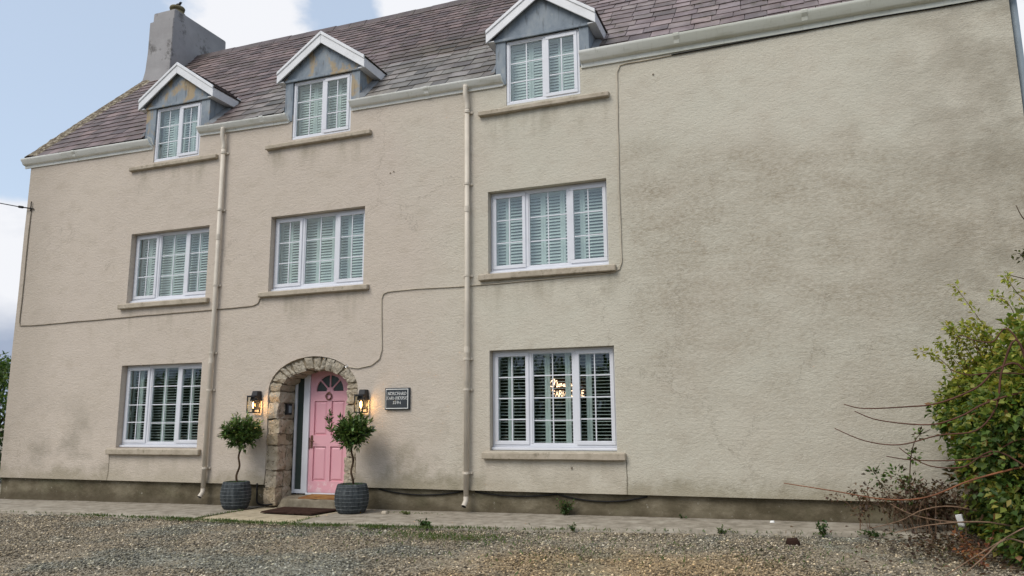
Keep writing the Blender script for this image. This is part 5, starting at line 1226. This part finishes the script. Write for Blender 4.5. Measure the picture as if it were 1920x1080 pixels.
# dry brown bramble against the foot of the wall
db = empty('dry_bramble', (1.2, -.5, gz(1.2)), 'dry brown bramble tangle at the foot of the wall left of the green shrub', 'bramble'); mb = MB(); Pp = []; Dd = []
for k in range(70):
    x0 = random.uniform(.55, 2.2) if k % 3 == 0 else random.uniform(1.1, 2.0); y0 = random.uniform(-.8, -.15); h = random.uniform(.25, .62) * (1 if x0 > .9 else .9); dx = random.uniform(-.45, .25); p = [Vector((x0, y0, gz(x0))), Vector((x0 + dx * .4, y0 - .03, gz(x0) + h * .75)), Vector((x0 + dx, y0 - .06, gz(x0) + h))]
    mb.tube(catmull(p, 4), [.005, .002], 4)
    for q_ in catmull(p, 9)[5:]:
        for _ in range(3): rd = Vector(rng.normal(size=3)).normalized(); Pp.append(q_ + rd * .04); Dd.append(rd + Vector((0, 0, -.2)))
mb.build('stems', M['dry'], db); n = len(Pp); V_, F_, cc = leaves(np.array(Pp), np.array(Dd), .05, .028, palette(n, [(.10, .058, .036), (.16, .10, .062), (.065, .04, .026), (.08, .09, .03)], [3, 2, 3, .4])); arrays('dead_leaves', V_, F_, M['leaf'], db, 'stuff', cc)
n = 2600; X = 1.9 + rng.normal(size=n) * .5; Y = -1.5 + rng.normal(size=n) * .75; k_ = (Y < -.12); X, Y = X[k_], Y[k_]; n = len(X); Z = np.array([gz(a) for a in X]) - .015 + .02 * rng.random(n)
D_ = rng.normal(size=(n, 3)); D_[:, 2] = np.abs(D_[:, 2]) * .25; V_, F_, cc = leaves(np.c_[X, Y, Z], D_, .05, .03, palette(n, [(.085, .05, .03), (.12, .075, .045), (.05, .033, .022)], [3, 2, 3])); arrays('leaf_litter', V_, F_, M['leaf'], kind='stuff', cols=cc)
# young sapling with a few green leaves standing out of the bramble
sp = empty('sapling', (1.28, -.55, gz(1.3)), 'thin dark sapling with a few green leaves rising out of the dry bramble', 'sapling')
MB().tube(catmull([Vector(q_) for q_ in ((1.22, -.6, .05), (1.22, -.6, .5), (1.27, -.6, .95), (1.36, -.6, 1.2), (1.52, -.6, 1.3))], 5), [.008, .004], 6).build('stem', M['bark'], sp, smooth=True)
Pp = []; Dd = []
for c_, m, r in (((1.30, -.6, .98), 40, .05), ((1.38, -.6, 1.22), 20, .05), ((1.1, -.6, .72), 70, .12), ((1.25, -.62, .62), 60, .1), ((.86, -.6, .72), 40, .09)):
    for _ in range(m): rd = Vector(rng.normal(size=3)); Pp.append(Vector(c_) + rd * r * .6); Dd.append(rd)
n = len(Pp); V_, F_, cc = leaves(np.array(Pp), np.array(Dd), .06, .035, palette(n, [(.06, .11, .03), (.12, .18, .04), (.07, .055, .03)], [3, 2, 2])); arrays('leaves', V_, F_, M['leaf'], sp, 'stuff', cc)
# rusty dead frond at the shrub's foot
rf = empty('dead_frond', (1.5, -2.9, gz(1.5)), 'rusty orange dead frond low in front of the shrub', 'dead plant'); mb = MB(); Pp = []; Dd = []
for k in range(9):
    b0 = Vector((1.55 + random.uniform(-.08, .08), -2.7 + random.uniform(-.2, .1), 0)); tip = b0 + Vector((random.uniform(-.25, .12), random.uniform(-.2, .1), random.uniform(.2, .42))); mb.tube([b0, tip], .003, 4)
    for f in np.linspace(.2, 1, 16): rd = Vector(rng.normal(size=3)); Pp.append(b0.lerp(tip, f)); Dd.append(rd)
mb.build('stems', M['redstem'], rf); n = len(Pp); V_, F_, cc = leaves(np.array(Pp), np.array(Dd), .05, .022, palette(n, [(.24, .085, .03), (.15, .06, .03), (.2, .13, .05)], [2, 2, 1])); arrays('leaves', V_, F_, M['leaf'], rf, 'stuff', cc)
# scrap of white plastic snagged in the dry stems
V, F = rough_stone([(1.63, -1.02, .20), (1.70, -1.06, .19), (1.73, -1.03, .22), (1.65, -.97, .21), (1.62, -1.03, .32), (1.69, -1.06, .34), (1.71, -1.02, .33), (1.64, -.98, .31)], 31, 4, .022)
tag(py('plastic_scrap', V, F, M['white'], smooth=True), 'small scrap of white plastic snagged in the brambles beside the shrub', 'scrap')

# ------------------------------------------------------------------ tree behind the left gable
tr = empty('tree', (-21.9, 4.0, gz(-21.9)), 'green bushy tree just showing beyond the left end of the house', 'tree')
mb = MB().tube([(-21.9, 4, -.2), (-21.85, 4, .8), (-21.7, 4.05, 1.7)], [.11, .08, .05], 9)
lob = []
for k in range(44):
    u = Vector(rng.normal(size=3)).normalized(); c_ = Vector((-21.75 + 1.35 * u.x, 4 + 1.3 * u.y, 1.65 + 1.5 * u.z)); 
    if c_.z < .2: continue
    lob.append((c_, random.uniform(.25, .45))); mb.tube([(-21.8, 4, 1.2), Vector((-21.8, 4, 1.3)).lerp(c_, .5) + Vector((0, 0, .1)), c_], [.03, .015, .006], 5)
lob.append((Vector((-20.45, 3.4, 3.1)), .2)); lob.append((Vector((-20.5, 3.4, 2.6)), .3)); lob.append((Vector((-20.5, 3.2, 1.9)), .35)); lob.append((Vector((-20.6, 3.2, 1.2)), .35))
mb.build('trunk', M['bark'], tr, smooth=True); Pp = []; Dd = []; Cc = []
for c_, r in lob:
    m = int(260 * (r / .35) ** 2); u = rng.normal(size=(m, 3)); u /= np.linalg.norm(u, axis=1, keepdims=True); Pp.append(np.array(c_) + u * r * (.4 + .7 * rng.random((m, 1)))); Dd.append(u + rng.normal(size=(m, 3)) * .6); Cc.append(palette(m, [(.05, .095, .025), (.08, .13, .03), (.12, .16, .04), (.03, .06, .02)], [3, 3, 1.5, 2]))
V_, F_, cc = leaves(np.concatenate(Pp), np.concatenate(Dd), .11, .065, np.concatenate(Cc)); arrays('crown', V_, F_, M['leaf'], tr, 'stuff', cc)

# ------------------------------------------------------------------ hedgerow across the yard, mirrored in the window glass
hg = empty('hedgerow', (-8, -33, 0), 'tall dark hedgerow across the yard, mirrored in the ground floor windows', 'hedge')
Pp = []; Dd = []; mb = MB()
for k in range(200):
    x = -64 + 86 * (k + random.random()) / 200; h = 4.6 + 1.3 * mn.noise(Vector((x * .22, 0, 0))) + .8 * mn.noise(Vector((x * .9, 3, 0)))
    if k % 3 == 0: mb.tube([(x, -33, -.3), (x + .2, -33, h * .5), (x + .1, -32.8, h * .85)], [.12, .07, .03], 6)
    for j in range(5):
        c_ = np.array([x + random.uniform(-.4, .4), -33 + random.uniform(-1, 1), .5 + (h - .9) * j / 4]); u = rng.normal(size=(75, 3)); u /= np.linalg.norm(u, axis=1, keepdims=True)
        Pp.append(c_ + u * .8 * (.5 + .6 * rng.random((75, 1)))); Dd.append(u + rng.normal(size=(75, 3)) * .7)
mb.build('stems', M['bark'], hg); n = sum(len(p) for p in Pp)
V_, F_, cc = leaves(np.concatenate(Pp), np.concatenate(Dd), .30, .2, palette(n, [(.035, .07, .02), (.055, .095, .025), (.08, .12, .03)], [3, 3, 1])); arrays('foliage', V_, F_, M['leaf'], hg, 'stuff', cc)
